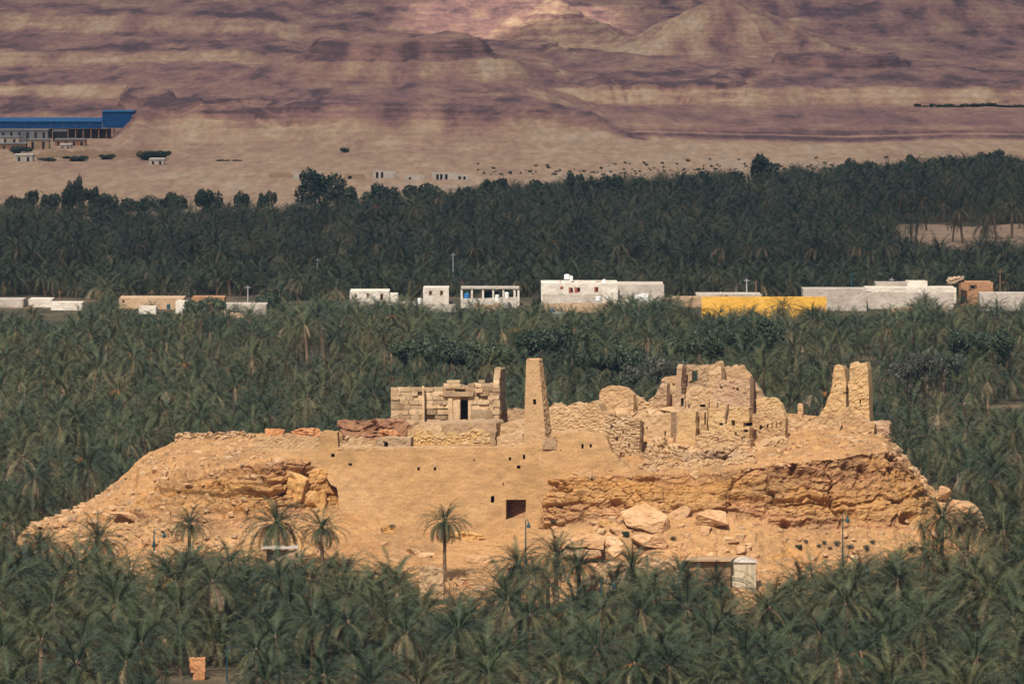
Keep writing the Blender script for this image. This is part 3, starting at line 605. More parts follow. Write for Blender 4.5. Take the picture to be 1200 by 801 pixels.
block(494.5, 497.5, 452.5, 495, TY - 1.12, 0.7, 'pilaster', 0.004); block(486, 491, 480, 496, TY - 1.2, 0.5, 'pilaster', 0.004); block(458, 468, 487, 497, TY - 1.15, 0.4, 'plinth_stone', 0.01)
block(497, 526, 477, 478.4, TY - 0.16, 0.4, 'string_course', 0.004); block(552, 577, 480, 497, TY - 0.16, 0.3, 'plaster_panel', 0.004)
block(557, 566, 455, 460, TY - 0.25, 0.4, 'stone_block', 0.03)
core_top = [(457,455), (497,454), (516,455), (528,449), (540,452), (566,449), (580,449)]
wall('core', 458.5, 497.2, TY - 0.55, TY - 0.55, core_top, flat_top(502), M['stone_core'], th=1.4, rough=0.08, jag=0.2, seed=21, parent=temple)
wall('core', 496.5, 584, TY + 0.45, TY + 0.45, core_top, flat_top(502), M['stone_core'], th=1.6, holes=[(539.6,548.4,468.6,498)], rough=0.08, jag=0.2, seed=22, parent=temple)
# right hand side wall runs back from the front and ends in a taller pier; its face is stepped stone
for r_ in range(16):
    y1 = 517 - r_ * 4.45; y0 = y1 - 4.45
    block(578.5 + rng.uniform(-1.5, 1), 586.0 + rng.uniform(-1.0, 0.6), y0, y1, TY - 1.2 + rng.uniform(-0.1, 0.1), 0.8, 'quoin_stone', 0.02)
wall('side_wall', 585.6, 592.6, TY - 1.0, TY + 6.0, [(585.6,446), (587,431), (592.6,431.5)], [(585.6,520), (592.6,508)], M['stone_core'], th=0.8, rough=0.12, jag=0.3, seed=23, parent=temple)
for r_ in range(4):
    block(580 + rng.uniform(-0.5, .5), 588, 430.4 + r_ * 4.6, 435 + r_ * 4.6, TY + 1.2, 1.0, 'pier_stone', 0.02)
# terraces in front
pod = empty('terrace_wall', P(530, 525, 832), 'stepped terrace below the temple with grey plaster above yellow and white rubble', 'wall')
wall('rubble_face', 478, 580, 831.5, 829.5, [(478,506), (500,507), (520,509), (534,510), (540,507), (560,507), (566,512), (572,511), (576,503), (580,498)], flat_top(528), M['rubble_yellow'], stones=0.13, th=3.5, res=0.15, rough=0.07, jag=0.28, seed=24, parent=pod)
wall('plaster_face', 484, 578, 836.5, 834.5, [(484,498), (519,497), (520,496), (575,495.5), (578,499)], flat_top(512), M['mud_grey'], th=7.0, res=0.17, rough=0.05, jag=0.12, seed=25, parent=pod)
wall('pale_panel', 486, 518, 836.0, 835.6, flat_top(498.5), flat_top(509), M['mud_pale'], th=0.4, res=0.17, rough=0.06, jag=0.12, seed=26, parent=pod)
wall('end_face', 580, 583.5, 829.4, 833, [(580,498), (583.5,500)], flat_top(526), M['stone_core'], th=0.6, res=0.15, rough=0.15, jag=0.2, seed=27, parent=pod)
alley = empty('alley_wall', P(602, 505, 842), 'low mud wall closing the passage between temple and tower', 'wall')
wall('wall', 588, 616, 848, 847, [(588,482), (596,479), (616,479)], flat_top(512), M['mud_grey'], th=0.6, rough=0.08, jag=0.2, seed=28, parent=alley)
wall('step', 583, 614, 836, 835, [(583,498), (594,495.5), (614,496)], flat_top(520), M['mud_pale'], th=8.0, rough=0.06, jag=0.15, seed=29, parent=alley)
wall('step', 582, 613, 826, 825, [(582,512), (594,509), (613,508)], flat_top(530), M['mud_pale'], th=8.0, rough=0.06, jag=0.15, seed=30, parent=alley)

def hull_mesh(seed, sx, sy, sz, mat, cut=2, rough=0.06, sharp=1.0, name='boulder'):
    rng = random.Random(seed); bm = bmesh.new()
    for i in range(15):
        v = Vector((rng.gauss(0, 1), rng.gauss(0, 1), rng.gauss(0, 1))).normalized()
        v = Vector([math.copysign(abs(c) ** 0.62, c) for c in v]); bm.verts.new((v.x * sx, v.y * sy, v.z * sz))
    r_ = bmesh.ops.convex_hull(bm, input=bm.verts[:]); bmesh.ops.delete(bm, geom=[e for e in r_['geom_interior'] if isinstance(e, bmesh.types.BMVert)], context='VERTS')
    bmesh.ops.triangulate(bm, faces=bm.faces[:])
    if cut:
        for _ in range(cut): bmesh.ops.subdivide_edges(bm, edges=bm.edges[:], cuts=1, use_grid_fill=True, smooth=0.0)
        co = np.array([v.co[:] for v in bm.verts]); k = 1.0 / max(sx, sz)
        zz = co[:,2]*k + 0.25 * vnoise(co[:,0]*2*k, seed, 0, 4); w_, c_ = worley(co[:,0]*2.3*k + seed, zz * 4.2, seed)
        d = rough * max(sx, sz) * (fbm(co[:,0]*2.2*k + seed, co[:,1]*2.2*k, co[:,2]*3.2*k, 4, 91) + 0.9 * (c_ - 0.5) - 1.3 * (w_ < 0.07))
        for v, q in zip(bm.verts, d): v.co += v.co.normalized() * float(q)
    me = bpy.data.meshes.new(name); bm.to_mesh(me); bm.free(); me.materials.append(mat); return me
# --- ruins on the right
def ruin(name, label, at_): return empty(name, P(*at_), label, 'ruin')
r1 = ruin('ruined_wall', 'rounded remnant of a plastered mud wall right of the tower, with a stony slope', (720, 488, 836))
wall('wall', 702, 742, 836.5, 834.5, [(702,462), (705,454), (712,452), (722,453), (735,455), (740,459), (742,462)], flat_top(492), M['mud'], th=0.8, rough=0.08, jag=0.16, seed=41, parent=r1)
wall('return_wall', 742, 745, 834.6, 838.5, [(742,461), (745,468)], flat_top(492), M['mud_grey'], th=0.6, rough=0.09, jag=0.16, seed=42, parent=r1)
wall('stony_slope', 644, 712, 829.0, 827.0, [(644,476), (652,474), (658,478), (664,475), (676,473), (688,471), (696,470), (702,474), (707,482), (712,487)], [(644,514), (712,516)], M['mud_pale'], stones=0.10, th=2.5, res=0.14, rough=0.07, jag=0.24, seed=43, parent=r1, batter=0.15)
wall('broken_stub', 644, 660, 833, 832, [(644,477), (648,474), (656,474.5), (660,479)], flat_top(500), M['mud_grey'], th=0.7, rough=0.14, jag=0.25, seed=44, parent=r1)
r2 = ruin('ruined_house', 'rough stone walled ruin with a dark vertical corner, lowest in the middle of the ruins', (735, 545, 822))
wall('front_wall', 710, 750, 822.2, 820.6, [(710,489), (718,488), (726,490), (738,489), (750,492)], [(710,545), (720,552), (750,560)], M['rubble'], stones=0.13, th=0.9, res=0.14, rough=0.09, jag=0.25, seed=45, parent=r2,
     holes=[(715,717.5,498,501), (722,724,512,516), (729,731,505,508), (736,738,520,523), (713,715,520,523), (742,744,499,502), (727,729,530,533)])
wall('return_wall', 750, 754, 820.8, 825.5, [(750,493), (754,494)], flat_top(560), M['stone_core'], th=0.7, rough=0.12, jag=0.2, seed=46, parent=r2)  # darker stone tone paints the shadow of the return corner
wall('plaster_wall', 753, 780, 826, 825.4, [(753,518), (760,516), (772,520), (780,530)], flat_top(560), M['mud_grey'], th=0.8, rough=0.08, jag=0.12, seed=47, parent=r2, holes=[(756,759,513,520)])
wall('upper_wall', 751, 787, 829.5, 828.5, [(751,488), (760,485.5), (775,486), (787,484)], flat_top(520), M['mud_pale'], th=0.8, rough=0.08, jag=0.25, seed=48, parent=r2, holes=[(778,781,505,511), (757,760,499,502)])
wall('shoulder', 742, 790, 839, 838, [(742,467), (755,469), (764,471), (778,474), (790,470)], flat_top(500), M['mud_pale'], th=1.2, rough=0.14, jag=0.3, seed=49, parent=r2)
r3 = ruin('ruined_house', 'bright plastered mud house corner with one shaded side in the middle of the ruins', (800, 506, 826))
wall('front_wall', 792, 815, 825.5, 824.4, [(792,482), (800,481), (815,482)], flat_top(536), M['mud_bright'], th=0.9, rough=0.05, jag=0.08, seed=50, parent=r3)
wall('left_wall', 785, 792, 829.0, 825.4, [(785,483), (792,482)], flat_top(536), M['mud_grey'], th=0.6, rough=0.04, jag=0.08, seed=51, parent=r3)  # darker mud than the front: this side's shade is put into its colour
wall('side_panel', 815, 829, 826, 825.5, [(815,481), (823,482), (829,479)], flat_top(536), M['mud'], th=0.7, rough=0.08, jag=0.14, seed=52, parent=r3, holes=[(825,828,484,498)])
r4 = ruin('ruined_house', 'bright mud house front with a leaning dark beam and ragged holes below', (853, 503, 824))
wall('front_wall', 830, 877.5, 824.6, 822.4, [(830,479), (838,477), (858,476), (877.5,478)], [(830,540), (877.5,540)], M['mud_bright'], th=1.1, res=0.12, rough=0.08, jag=0.12, seed=53, parent=r4,
     holes=[(843,847,495.5,498), (856.5,861,492,499), (871,877,495,499), (871.5,876,503,506), (840,842,474,478), (864.5,867,477,481), (861.5,863.5,506,510), (838,840,513,515)])
mb = MB(); a, b = P(849.6, 490.5, 823.2), P(853.6, 473.5, 823.4); mb.tube([a, b], 0.14, 6); mb.build('leaning_beam', M['wood'], r4)
wall('base_wall', 815, 880, 822.6, 820.2, [(815,507), (830,506), (852,511), (880,514)], [(815,550), (880,552)], M['mud_pale'], th=1.2, rough=0.09, stones=0.10, jag=0.3, seed=54, parent=r4, holes=[(840,842.5,514,517), (862,866,505,513), (869,871,511,517)])
r5 = ruin('ruined_house', 'tallest ruined mud house with a big window hole open to the palms behind', (818, 480, 840))
wall('left_corner', 798, 803.5, 837, 838.5, [(798,433), (800,428.5), (803.5,428)], flat_top(486), M['mud_grey'], th=0.6, rough=0.08, jag=0.2, seed=55, parent=r5)
wall('window_wall', 803, 832, 839.5, 838.6, [(803,428.5), (810,427.5), (820,427), (828,426.5), (832,430)], flat_top(486), M['mud_grey'], th=0.5, res=0.12, rough=0.09, jag=0.2, seed=56, parent=r5,
     holes=[(810.5,817,434.5,447, 1), (809,814,446,448, 1), (811,817,461,463.5)])
wall('ledge', 804, 834, 837.8, 837, [(804,453), (820,452), (834,456)], flat_top(486), M['mud_pale'], th=0.6, rough=0.09, jag=0.15, seed=57, parent=r5)
wall('pier', 830.5, 845, 837.2, 836.4, [(830.5,431), (832,425.5), (838,424), (843,426), (845,432)], flat_top(486), M['mud_pale'], th=1.1, rough=0.09, jag=0.3, seed=58, parent=r5)
r6 = ruin('ruined_house', 'high pinkish plastered mud house with broken crenellated top and shaded right side', (862, 478, 836))
wall('rear_wall', 842, 879, 838.5, 837.0, [(842,432), (846,430), (854,431.5), (860,428), (866,430.5), (870,428.5), (872,431), (876,436), (879,442)], flat_top(480), M['mud_pale'], th=0.8, rough=0.08, jag=0.3, seed=59, parent=r6)
wall('front_wall', 836, 879, 835.4, 833.0, [(836,447), (842,445.5), (858,446.5), (870,444.5), (879,444)], flat_top(484), M['mud_pink'], th=1.0, rough=0.08, jag=0.16, seed=60, parent=r6,
     holes=[(843.5,846,452,455), (858,860.5,454,456), (863,865,455,457), (872,875,459,462), (840,842,471,477)])
wall('return_wall', 879, 886, 833.2, 839.5, [(879,444), (886,447)], flat_top(484), M['mud_grey'], th=0.7, rough=0.08, jag=0.2, seed=61, parent=r6)  # greyer, darker mud paints the shade on this right hand return
wall('shoulder', 884, 897, 838, 837.5, [(884,448), (889,455), (893,463), (897,466)], flat_top(486), M['mud_grey'], th=0.9, rough=0.10, jag=0.3, seed=62, parent=r6)
r7 = ruin('ruined_house', 'stepped mud wall with two small holes on the left flank of the tallest ruins', (785, 478, 838))
wall('upper_wall', 776, 800, 838.6, 837.6, [(776,445), (779,440), (786,439), (794,440), (800,438)], flat_top(486), M['mud_pale'], th=0.8, res=0.12, rough=0.08, jag=0.25, seed=63, parent=r7, holes=[(782.4,785.2,450,452.4), (787.6,790,448.6,451.2), (777.5,779.5,448,453)])
wall('step_wall', 765, 781, 836.8, 836, [(765,468), (768,464), (771,457), (774,450), (777,446), (781,448)], flat_top(486), M['mud_grey'], th=0.9, rough=0.14, jag=0.3, seed=64, parent=r7)
wall('lower_panel', 789, 803, 833.8, 833.4, [(789,464), (795,461), (803,463)], flat_top(490), M['mud_grey'], th=0.6, rough=0.08, jag=0.12, seed=65, parent=r7, holes=[(798,801,466,478), (801,803,482,486)])
wall('lower_panel', 803, 830, 832.6, 832, [(803,464), (816,461), (818,466), (830,468)], flat_top(486), M['mud_pale'], th=0.6, rough=0.08, jag=0.2, seed=66, parent=r7, holes=[(806,808,474,478), (820,826,474,477)])
r8 = ruin('ruined_house', 'low rounded bright mud walls at the right end of the ruins with narrow slits', (900, 505, 826))
wall('rear_wall', 886, 918, 830, 828.5, [(886,466), (894,465), (902,466), (910,468), (915,472), (918,482)], flat_top(536), M['mud_bright'], th=0.8, rough=0.08, jag=0.16, seed=67, parent=r8)
wall('front_wall', 881, 920, 826, 824.4, [(881,486), (888,484), (896,483), (904,481), (912,480), (918,483), (920,490)], [(881,540), (920,540)], M['mud'], th=0.9, res=0.12, rough=0.09, jag=0.16, seed=68, parent=r8,
     holes=[(904,905.6,495,502), (909.6,911.4,494,502), (914.4,916,494,500), (890,893,498,503), (899,901,497,501)])
stub = ruin('pillar_stub', 'thin leaning mud stump standing alone between the ruins and the twin pillars', (937, 488, 838))
wall('stump', 934, 940, 838, 837.8, [(934,475), (936,473), (940,474)], [(934,490), (940,490)], M['mud'], th=0.6, rough=0.09, jag=0.1, seed=69, parent=stub)
tw = ruin('twin_pillars', 'two tall ruined mud pillars side by side at the right end of the rock', (995, 497, 834))
wall('left_pillar', 962, 990.5, 835, 834.0, [(962,481), (967,474), (972,464), (975.6,453), (976.2,440), (976.8,431), (980,428), (984,427), (988,428), (989.5,436), (990.5,446)], flat_top(500), M['mud_bright'], th=1.3, rough=0.11, jag=0.34, seed=70, parent=tw, holes=[(978,980,452,453.6), (988,990,460,461.5), (976.5,978.5,441,443)])
wall('right_pillar', 994.4, 1020, 833.6, 832.6, [(994.4,431), (996,425.4), (1004,424.5), (1012,425.5), (1015,426.5), (1016.4,430), (1017.4,446), (1018.6,462), (1020,494)], [(993.6,500), (1020,502)], M['mud_bright'], th=1.4, rough=0.11, jag=0.34, seed=71, parent=tw, holes=[(1007,1008.4,468,474), (1009,1010.4,474,476)])
wall('foot', 958, 1024, 831, 830, [(958,490), (972,484), (984,486), (992,478), (1000,487), (1012,493), (1022,497), (1024,498)], flat_top(508), M['mud'], th=2.5, rough=0.10, jag=0.24, seed=72, parent=tw)
wall('low_wall', 1021, 1042, 832, 831, [(1021,494), (1030,492.6), (1040,493), (1042,496)], flat_top(508), M['mud_pink'], th=0.7, rough=0.08, jag=0.08, seed=73, parent=tw)
lr = ruin('retaining_wall', 'low mud retaining wall along the plateau edge right of the ruins', (950, 505, 828))
wall('wall', 918, 985, 830, 829, [(918,492), (935,488), (950,490), (970,497), (985,498)], [(918,530), (985,530)], M['mud_pale'], th=0.8, rough=0.12, jag=0.26, seed=74, parent=lr)
wall('wall', 748, 884, 814.4, 814.4, [(748,545), (770,540), (800,543), (825,537), (850,541), (884,532)], [(748,566), (884,560)], M['mud_pale'], stones=0.12, th=1.4, rough=0.08, jag=0.26, seed=75, parent=lr)

wall('rubble_face', 752, 800, 818.5, 818.0, [(752,530), (764,526), (776,532), (788,528), (800,534)], flat_top(562), M['rubble'], stones=0.14, th=3.0, rough=0.08, jag=0.35, seed=76, parent=lr, holes=[(760,762,538,541), (771,773,541,544), (786,788,538,541)])
wall('rubble_face', 798, 846, 818.0, 817.2, [(798,533), (812,529), (828,533), (846,530)], flat_top(560), M['mud_grey'], stones=0.14, th=3.0, rough=0.08, jag=0.35, seed=77, parent=lr, holes=[(806,808,538,541), (822,825,540,542), (838,840,537,541)])
wall('rubble_face', 844, 925, 818.4, 820.5, [(844,529), (862,524), (880,526), (900,519), (925,514)], flat_top(556), M['mud_pale'], stones=0.12, th=3.0, rough=0.08, jag=0.4, seed=78, parent=lr, holes=[(852,855,534,537), (870,876,533,536), (893,896,529,532)])
for (cx, cy, w_, h_, sd, mt, lab) in [(795,528,60,16,81,'mud_pale','pale heap of fallen masonry below the bright house corner'), (838,532,46,14,82,'mud_grey','grey heap of stones under the rubble base of the bright house front'), (772,520,30,18,83,'mud_pale','collapsed masonry slope right of the dark vertical corner'), (905,522,60,14,84,'mud_pale','low heap of pale rubble in front of the rounded mud walls'), (870,536,40,12,85,'mud_grey','grey stones heaped at the plateau edge below the ruins')]:
    sY = 822.0 if cy < 530 else 817.5
    me = hull_mesh(sd, w_ * sY / F / 2, 1.8, h_ * sY / F / 2 * 1.5, M[mt], 4, 0.16, name='rubble_heap'); o = link('rubble_heap', me); o.location = P(cx, cy + 4, sY); tag(o, lab, 'rubble heap')
for (cx, cy, w_, h_, dY, sd, mt, lab) in [(815,500,150,56,836,86,'mud_pale','broad mound of collapsed mud brick the tallest ruins stand in'), (725,500,100,44,834,87,'mud','sloping mound of melted mud brick between tower and tallest ruins'), (930,503,90,26,836,88,'mud_pale','low mound of melted mud brick left of the twin pillars'), (995,500,80,22,836,89,'mud','mound of fallen mud brick at the foot of the twin pillars'), (800,482,95,54,841.5,91,'mud_pale','steep heap of fallen mud brick behind the window wall'), (858,472,84,64,842,92,'mud_pale','heap of mud brick filling the high pinkish house'), (600,506,60,26,838,90,'mud_grey','heap of rubble in the passage between temple and tower')]:
    me = hull_mesh(sd, w_ * dY / F / 2, 3.0, h_ * dY / F / 2, M[mt], 5, 0.09, name='mud_mound'); o = link('mud_mound', me); o.location = P(cx, cy, dY); tag(o, lab, 'rubble heap')
# --- loose rocks
def boulder(px, py, Y, wpx, hpx, dep, seed, mat, label, tilt=0.0, group=None, cut=3, name='boulder'):
    m = 0.5 * wpx * Y / F; h_ = 0.5 * hpx * Y / F
    me = hull_mesh(seed, m, dep, h_, mat, cut, 0.07 if mat == M['ochre'] else 0.035); o = link(name, me); o.location = (surf_y(px, py) + Vector((0, (0.15 if mat == M['ochre'] else -0.35 if wpx > 30 else 0.1) * dep, 0))) if 40 < px < 1090 and py > 520 and Y < 820 else P(px, py, Y); o.rotation_euler = (0, tilt, 0)
    return tag(o, label, 'rock', group)
BL = [
 (758, 608, 803, 66, 36, 2.0, 3, 'boulder', 'largest tilted slab of pale sandstone fallen at the cliff foot', 0.42),
 (793, 604, 802.5, 40, 18, 1.2, 4, 'boulder', 'elongated pale boulder leaning right of the largest tilted slab', -0.45),
 (834, 608, 803, 44, 24, 1.5, 5, 'boulder', 'flat topped pinkish boulder below the overhanging pink ledge', 0.05),
 (827, 621, 801.5, 20, 12, 0.8, 6, 'boulder', 'small ochre boulder under the flat topped pinkish one', 0.1),
 (798, 616, 801.5, 10, 7, 0.5, 7, 'boulder', 'little round stone beside the elongated leaning boulder', 0.0),
 (722, 623, 801, 19, 12, 0.8, 8, 'boulder', 'pale rounded boulder left of the largest tilted slab', 0.3),
 (708, 614, 803, 16, 12, 0.8, 9, 'ochre', 'ochre boulder against the cliff left of the pale rounded one', 0.1),
 (715, 634, 799, 26, 14, 1.0, 10, 'boulder', 'broad pale block above the small dark cave', 0.1),
 (686, 634, 801, 52, 24, 1.6, 12, 'boulder', 'long smooth sandstone ledge block left of the cave', 0.05),
 (688, 650, 797, 34, 19, 1.3, 13, 'boulder', 'rounded tan rock at the left side of the cave mouth', 0.0),
 (722, 648, 797, 22, 18, 1.2, 14, 'boulder', 'brownish rock at the right side of the cave mouth', 0.0),
 (761, 634, 800, 48, 16, 1.3, 15, 'boulder', 'low rock shelf under the largest tilted slab', 0.15),
 (778, 640, 799, 12, 9, 0.6, 16, 'boulder', 'small stone perched below the rock shelf', 0.0),
 (1107, 577, 826, 18, 16, 1.0, 17, 'boulder', 'reddish boulder standing on the rock\'s right shoulder', 0.3),
 (1130, 596, 826, 44, 20, 2.0, 18, 'boulder', 'long rounded boulder sloping down at the far right end of the rock', 0.32),
 (322, 506, 845, 26, 12, 1.0, 19, 'orange_stone', 'orange boulder on the skyline behind the parapet wall', 0.05),
 (147, 605, 809.5, 52, 10, 0.9, 20, 'boulder', 'long undercut ledge slab low on the left slope', 0.02),
 (545, 630, 806, 48, 15, 1.2, 21, 'ochre', 'yellow ledge block at the foot of the great wall', 0.03),
 (452, 622, 807.6, 34, 15, 0.9, 22, 'ochre', 'yellow rock with a small hollow at the great wall\'s lower left', 0.05),
 (560, 655, 800, 40, 11, 1.2, 23, 'boulder', 'pale ledge slab just right of the lone tall palm', 0.02),
 (598, 664, 799, 54, 10, 1.2, 24, 'boulder', 'long low ledge slab under the great wall', -0.03),
 (346, 574, 811.5, 32, 50, 1.6, 25, 'ochre', 'upright cracked block of yellow rock left of the great wall', 0.16),
 (370, 560, 811.5, 38, 28, 1.5, 26, 'ochre', 'upper block of cracked yellow rock beside the great wall', 0.05),
 (367, 588, 811.0, 36, 40, 1.5, 27, 'ochre', 'lower block of bright yellow rock beside the great wall', 0.05),
 (400, 567, 811.8, 30, 14, 1.0, 28, 'ochre', 'yellow ledge jutting under the plaster at the great wall\'s left', 0.1),
]
for b_ in BL:
    boulder(*b_[:7], M[b_[7]], b_[8], b_[9])
rng = random.Random(21)
for k in range(20):
    bx_ = rng.choice((rng.uniform(425, 620), rng.uniform(660, 1060), rng.uniform(660, 860))); w_ = rng.uniform(9, 26)
    boulder(bx_, rng.uniform(632, 676), 800, w_, w_ * rng.uniform(0.42, 0.7), w_ * 0.045, 400 + k, M['boulder'], 'fallen sandstone block on the slope at the rock\'s foot', rng.uniform(-0.3, 0.3), 'fallen blocks on the slope')
# red brown rubble heap behind the hut
me = hull_mesh(60, 5.2, 2.4, 1.5, M['red_rubble'], 4, 0.10); o = link('rubble_heap', me); o.location = P(440, 504, 838); tag(o, 'red brown heap of rubble left of the temple front', 'rubble heap')
me = hull_mesh(61, 2.2, 1.0, 0.7, M['orange_stone'], 3, 0.12); o = link('rubble_heap', me); o.location = P(361, 508, 838); tag(o, 'orange heap of broken slabs behind the parapet wall', 'rubble heap')
me = hull_mesh(62, 1.5, 0.8, 0.6, M['orange_stone'], 3, 0.12); o = link('rubble_heap', me); o.location = P(455, 509, 828); tag(o, 'small orange heap of stones above the mud hut', 'rubble heap')
# scattered stones, too many to count: one object
rng = random.Random(99); sv, sf, smi = [], [], []
proto = []
for k in range(5):
    pm = hull_mesh(200 + k, 1, 1, 0.7, M['boulder'], 0); proto.append(([v.co.copy() for v in pm.vertices], [tuple(p.vertices) for p in pm.polygons])); bpy.data.meshes.remove(pm)
def stone(p, s, mi):
    pv, pf = rng.choice(proto); b = len(sv); a = rng.uniform(0, 6.28); ca, sa = math.cos(a), math.sin(a); k = rng.uniform(0.6, 1.2)
    for v in pv: sv.append((p.x + (v.x * ca - v.y * sa) * s, p.y + (v.x * sa + v.y * ca) * s, p.z + v.z * s * k))
    for f_ in pf: sf.append(tuple(b + i for i in f_)); smi.append(mi)
nr, nc_ = RX2.shape
for k in range(8500):
    i = rng.randrange(6, nr - 6); r0 = rng.random()
    j = rng.randrange(4, 26) if r0 < 0.35 else (rng.randrange(138, 198) if r0 < 0.8 else rng.randrange(26, 140))
    if j < nc_ and N[i, j, 2] > (0.35 if r0 < 0.8 else 0.55):
        if hide[i, j] > 0.1: continue
        stone(Vector((RX2[i, j] + rng.uniform(-.2, .2), RY2[i, j] + rng.uniform(-.2, .2), RZ2[i, j])), 0.07 + 0.6 * rng.random() ** 5, rng.choice((0, 0, 1, 2)))
me = mesh('loose_stones', sv, sf, [M['boulder'], M['mud_pale'], M['mud_grey']], smi)
tag(link('loose_stones', me), 'loose stones scattered over the rock\'s slopes and ruins', kind='stuff')
# ------------------------------------------------------------------ palms
def frond(rng, e0, bend, L, leaflets, lw, az=0.0, stiff=1.55):
    """an arching feather leaf: rachis strip and two rows of pointed leaflets"""
    v, f = [], []; n = 9; pts = []; p = Vector((0.10, 0, 0)); side = rng.uniform(-0.12, 0.12)
    for k in range(n + 1):
        t = k / n; e = e0 - bend * t ** stiff
        pts.append(p.copy()); p = p + Vector((math.cos(e), side * t, math.sin(e))) * (L / n)
    def at(t):
        q = t * n; k = min(int(q), n - 1); return pts[k].lerp(pts[k + 1], q - k), (pts[k + 1] - pts[k]).normalized()
    for k in range(n + 1):
        w = 0.035 * (1 - 0.75 * k / n); q = pts[k]; v += [(q.x, q.y - w, q.z), (q.x, q.y + w, q.z)]
        if k: b = 2 * (k - 1); f.append((b, b + 2, b + 3, b + 1))
    for i in range(leaflets):
        t = 0.14 + 0.86 * (i + 0.5) / leaflets; q, d = at(t)
        up = Vector((0, 1, 0)).cross(d).normalized() * -1.0
        if up.z < 0: up = -up
        ll = L * (0.055 + 0.135 * math.sin(math.pi * min(1, 0.12 + 0.86 * t) ** 0.8)) * rng.uniform(0.85, 1.12)
        for s in (-1, 1):
            dr = (d * 0.9 + Vector((0, s, 0)) * 0.80 + up * rng.uniform(-0.15, 0.60)).normalized()
            tip = q + dr * ll - Vector((0, 0, ll * 0.14)); b = len(v); hw = d * (lw * 0.5)
            v += [tuple(q - hw), tuple(q + hw), tuple(tip)]; f.append((b, b + 1, b + 2))
    c, s = math.cos(az), math.sin(az)
    return [(x * c - y * s, x * s + y * c, z) for x, y, z in v], f
def crown_spec(rng, n, spread, dry):
    """(elevation, bend, length factor, azimuth, material) for every leaf, young ones upright in the middle"""
    out = []; a = rng.uniform(0, 6.28)
    for k in range(n):
        u = ((k + 0.5) / n) ** 0.85; a += 2.39996 + rng.uniform(-0.25, 0.25)
        e = math.radians(80 - spread * u ** 0.72 + rng.uniform(-8, 8)); bend = math.radians(62 + 40 * u + rng.uniform(-12, 12))
        out.append((e, bend, (0.72 + 0.36 * math.sin(math.pi * min(1, 0.2 + u * 0.75))) * rng.uniform(0.9, 1.08), a, 1 if u > 1 - dry and rng.random() < 0.85 else 5 if u > 0.55 and rng.random() < 0.5 else 0))
    return out
MATS = [M['palm_leaf'], M['palm_dry'], M['palm_skirt'], M['trunk'], M['fruit'], M['palm_old']]
def crown_mesh(seed, n, spread, dry, L, leaflets, lw, name='crown', skirt=0, fruit=0, trunk=0.0):
    rng = random.Random(seed); V, F_, MI = [], [], []
    def put(v, f, m):
        b = len(V); V.extend(v); F_.extend(tuple(b + i for i in q) for q in f); MI.extend([m] * len(f))
    for e, bend, k, a, m in crown_spec(rng, n, spread, dry): put(*frond(rng, e, bend, L * k, leaflets, lw, a), m)
    for i in range(skirt): put(*frond(rng, math.radians(rng.uniform(-42, -20)), math.radians(rng.uniform(35, 60)), L * rng.uniform(0.55, 0.8), leaflets // 2, lw, rng.uniform(0, 6.28)), 2)
    for i in range(fruit): put(*frond(rng, math.radians(rng.uniform(5, 30)), math.radians(95), L * 0.36, 9, lw * 1.4, rng.uniform(0, 6.28)), 4)
    if trunk:
        tm = MB(); tm.tube([(0, 0, -trunk), (0.05, 0.03, -trunk * 0.5), (0, 0, 0.15)], [0.27, 0.2, 0.24], 6); put(tm.v, tm.f, 3)
    return mesh(name, V, F_, MATS, MI)
def trunk_mesh(seed):
    rng = random.Random(seed); mb = MB(); n = 22; pts, rr = [], []
    bx, by = rng.uniform(-0.25, 0.25), rng.uniform(-0.25, 0.25)
    for k in range(n + 1):
        t = k / n; pts.append((bx * math.sin(t * 2.4) * (1 - t), by * math.sin(t * 2.4) * (1 - t), t - 1.0)); rr.append((0.27 - 0.08 * t + (0.07 if t > 0.86 else 0)) * (1.12 if k % 2 else 0.93))
    b = len(mb.v); mb.tube([(x, y, z) for x, y, z in pts], rr, 9); return mesh('trunk', mb.v, mb.f, M['trunk'])
TRUNKS = [trunk_mesh(k) for k in range(4)]
SPEC = [  # seed, leaves, spread, share of dry, length, skirt, fruit, words
 (1, 50, 122, 0.08, 3.05, 0, 0, 'full grey green crown'), (2, 44, 112, 0.14, 2.9, 0, 0, 'arching crown with some straw coloured lower fronds'),
 (3, 56, 128, 0.06, 3.2, 0, 0, 'broad dense crown'), (4, 40, 104, 0.0, 2.75, 0, 0, 'upright spiky crown'),
 (5, 48, 126, 0.22, 3.0, 9, 0, 'crown over a skirt of dry hanging fronds'), (6, 46, 118, 0.10, 2.95, 0, 7, 'crown with orange stalks at its heart'),
 (7, 34, 88, 0.0, 2.5, 0, 0, 'young fan of steep fronds'), (8, 52, 132, 0.16, 3.15, 4, 0, 'drooping crown with yellowing fronds'),
]
CROWNS = [crown_mesh(s, n, sp, d, L * 1.25, 34, 0.062, skirt=k, fruit=fr) for s, n, sp, d, L, k, fr, _ in SPEC]
CR_R = [2.7, 2.6, 2.8, 2.6, 2.6, 2.6, 2.4, 2.7]       # height of crown tip above the crown's foot
FR_MESH = {}
def frond_obj(kind, e, bend, parent, a, k):
    """one leaf as a part: the meshes are shared by elevation class"""
    key = (kind, int(round(math.degrees(e) / 9)), int(round(math.degrees(bend) / 16)))
    if key not in FR_MESH:
        rng = random.Random(str(key)); v, f = frond(rng, math.radians(key[1] * 9), math.radians(key[2] * 16), 3.0, 32, 0.055)
        FR_MESH[key] = mesh('frond', v, f, MATS, [kind] * len(f))
    o = bpy.data.objects.new('frond', FR_MESH[key]); C.objects.link(o); o.parent = parent; o.rotation_euler = (0, 0, a); o.scale = (k,) * 3
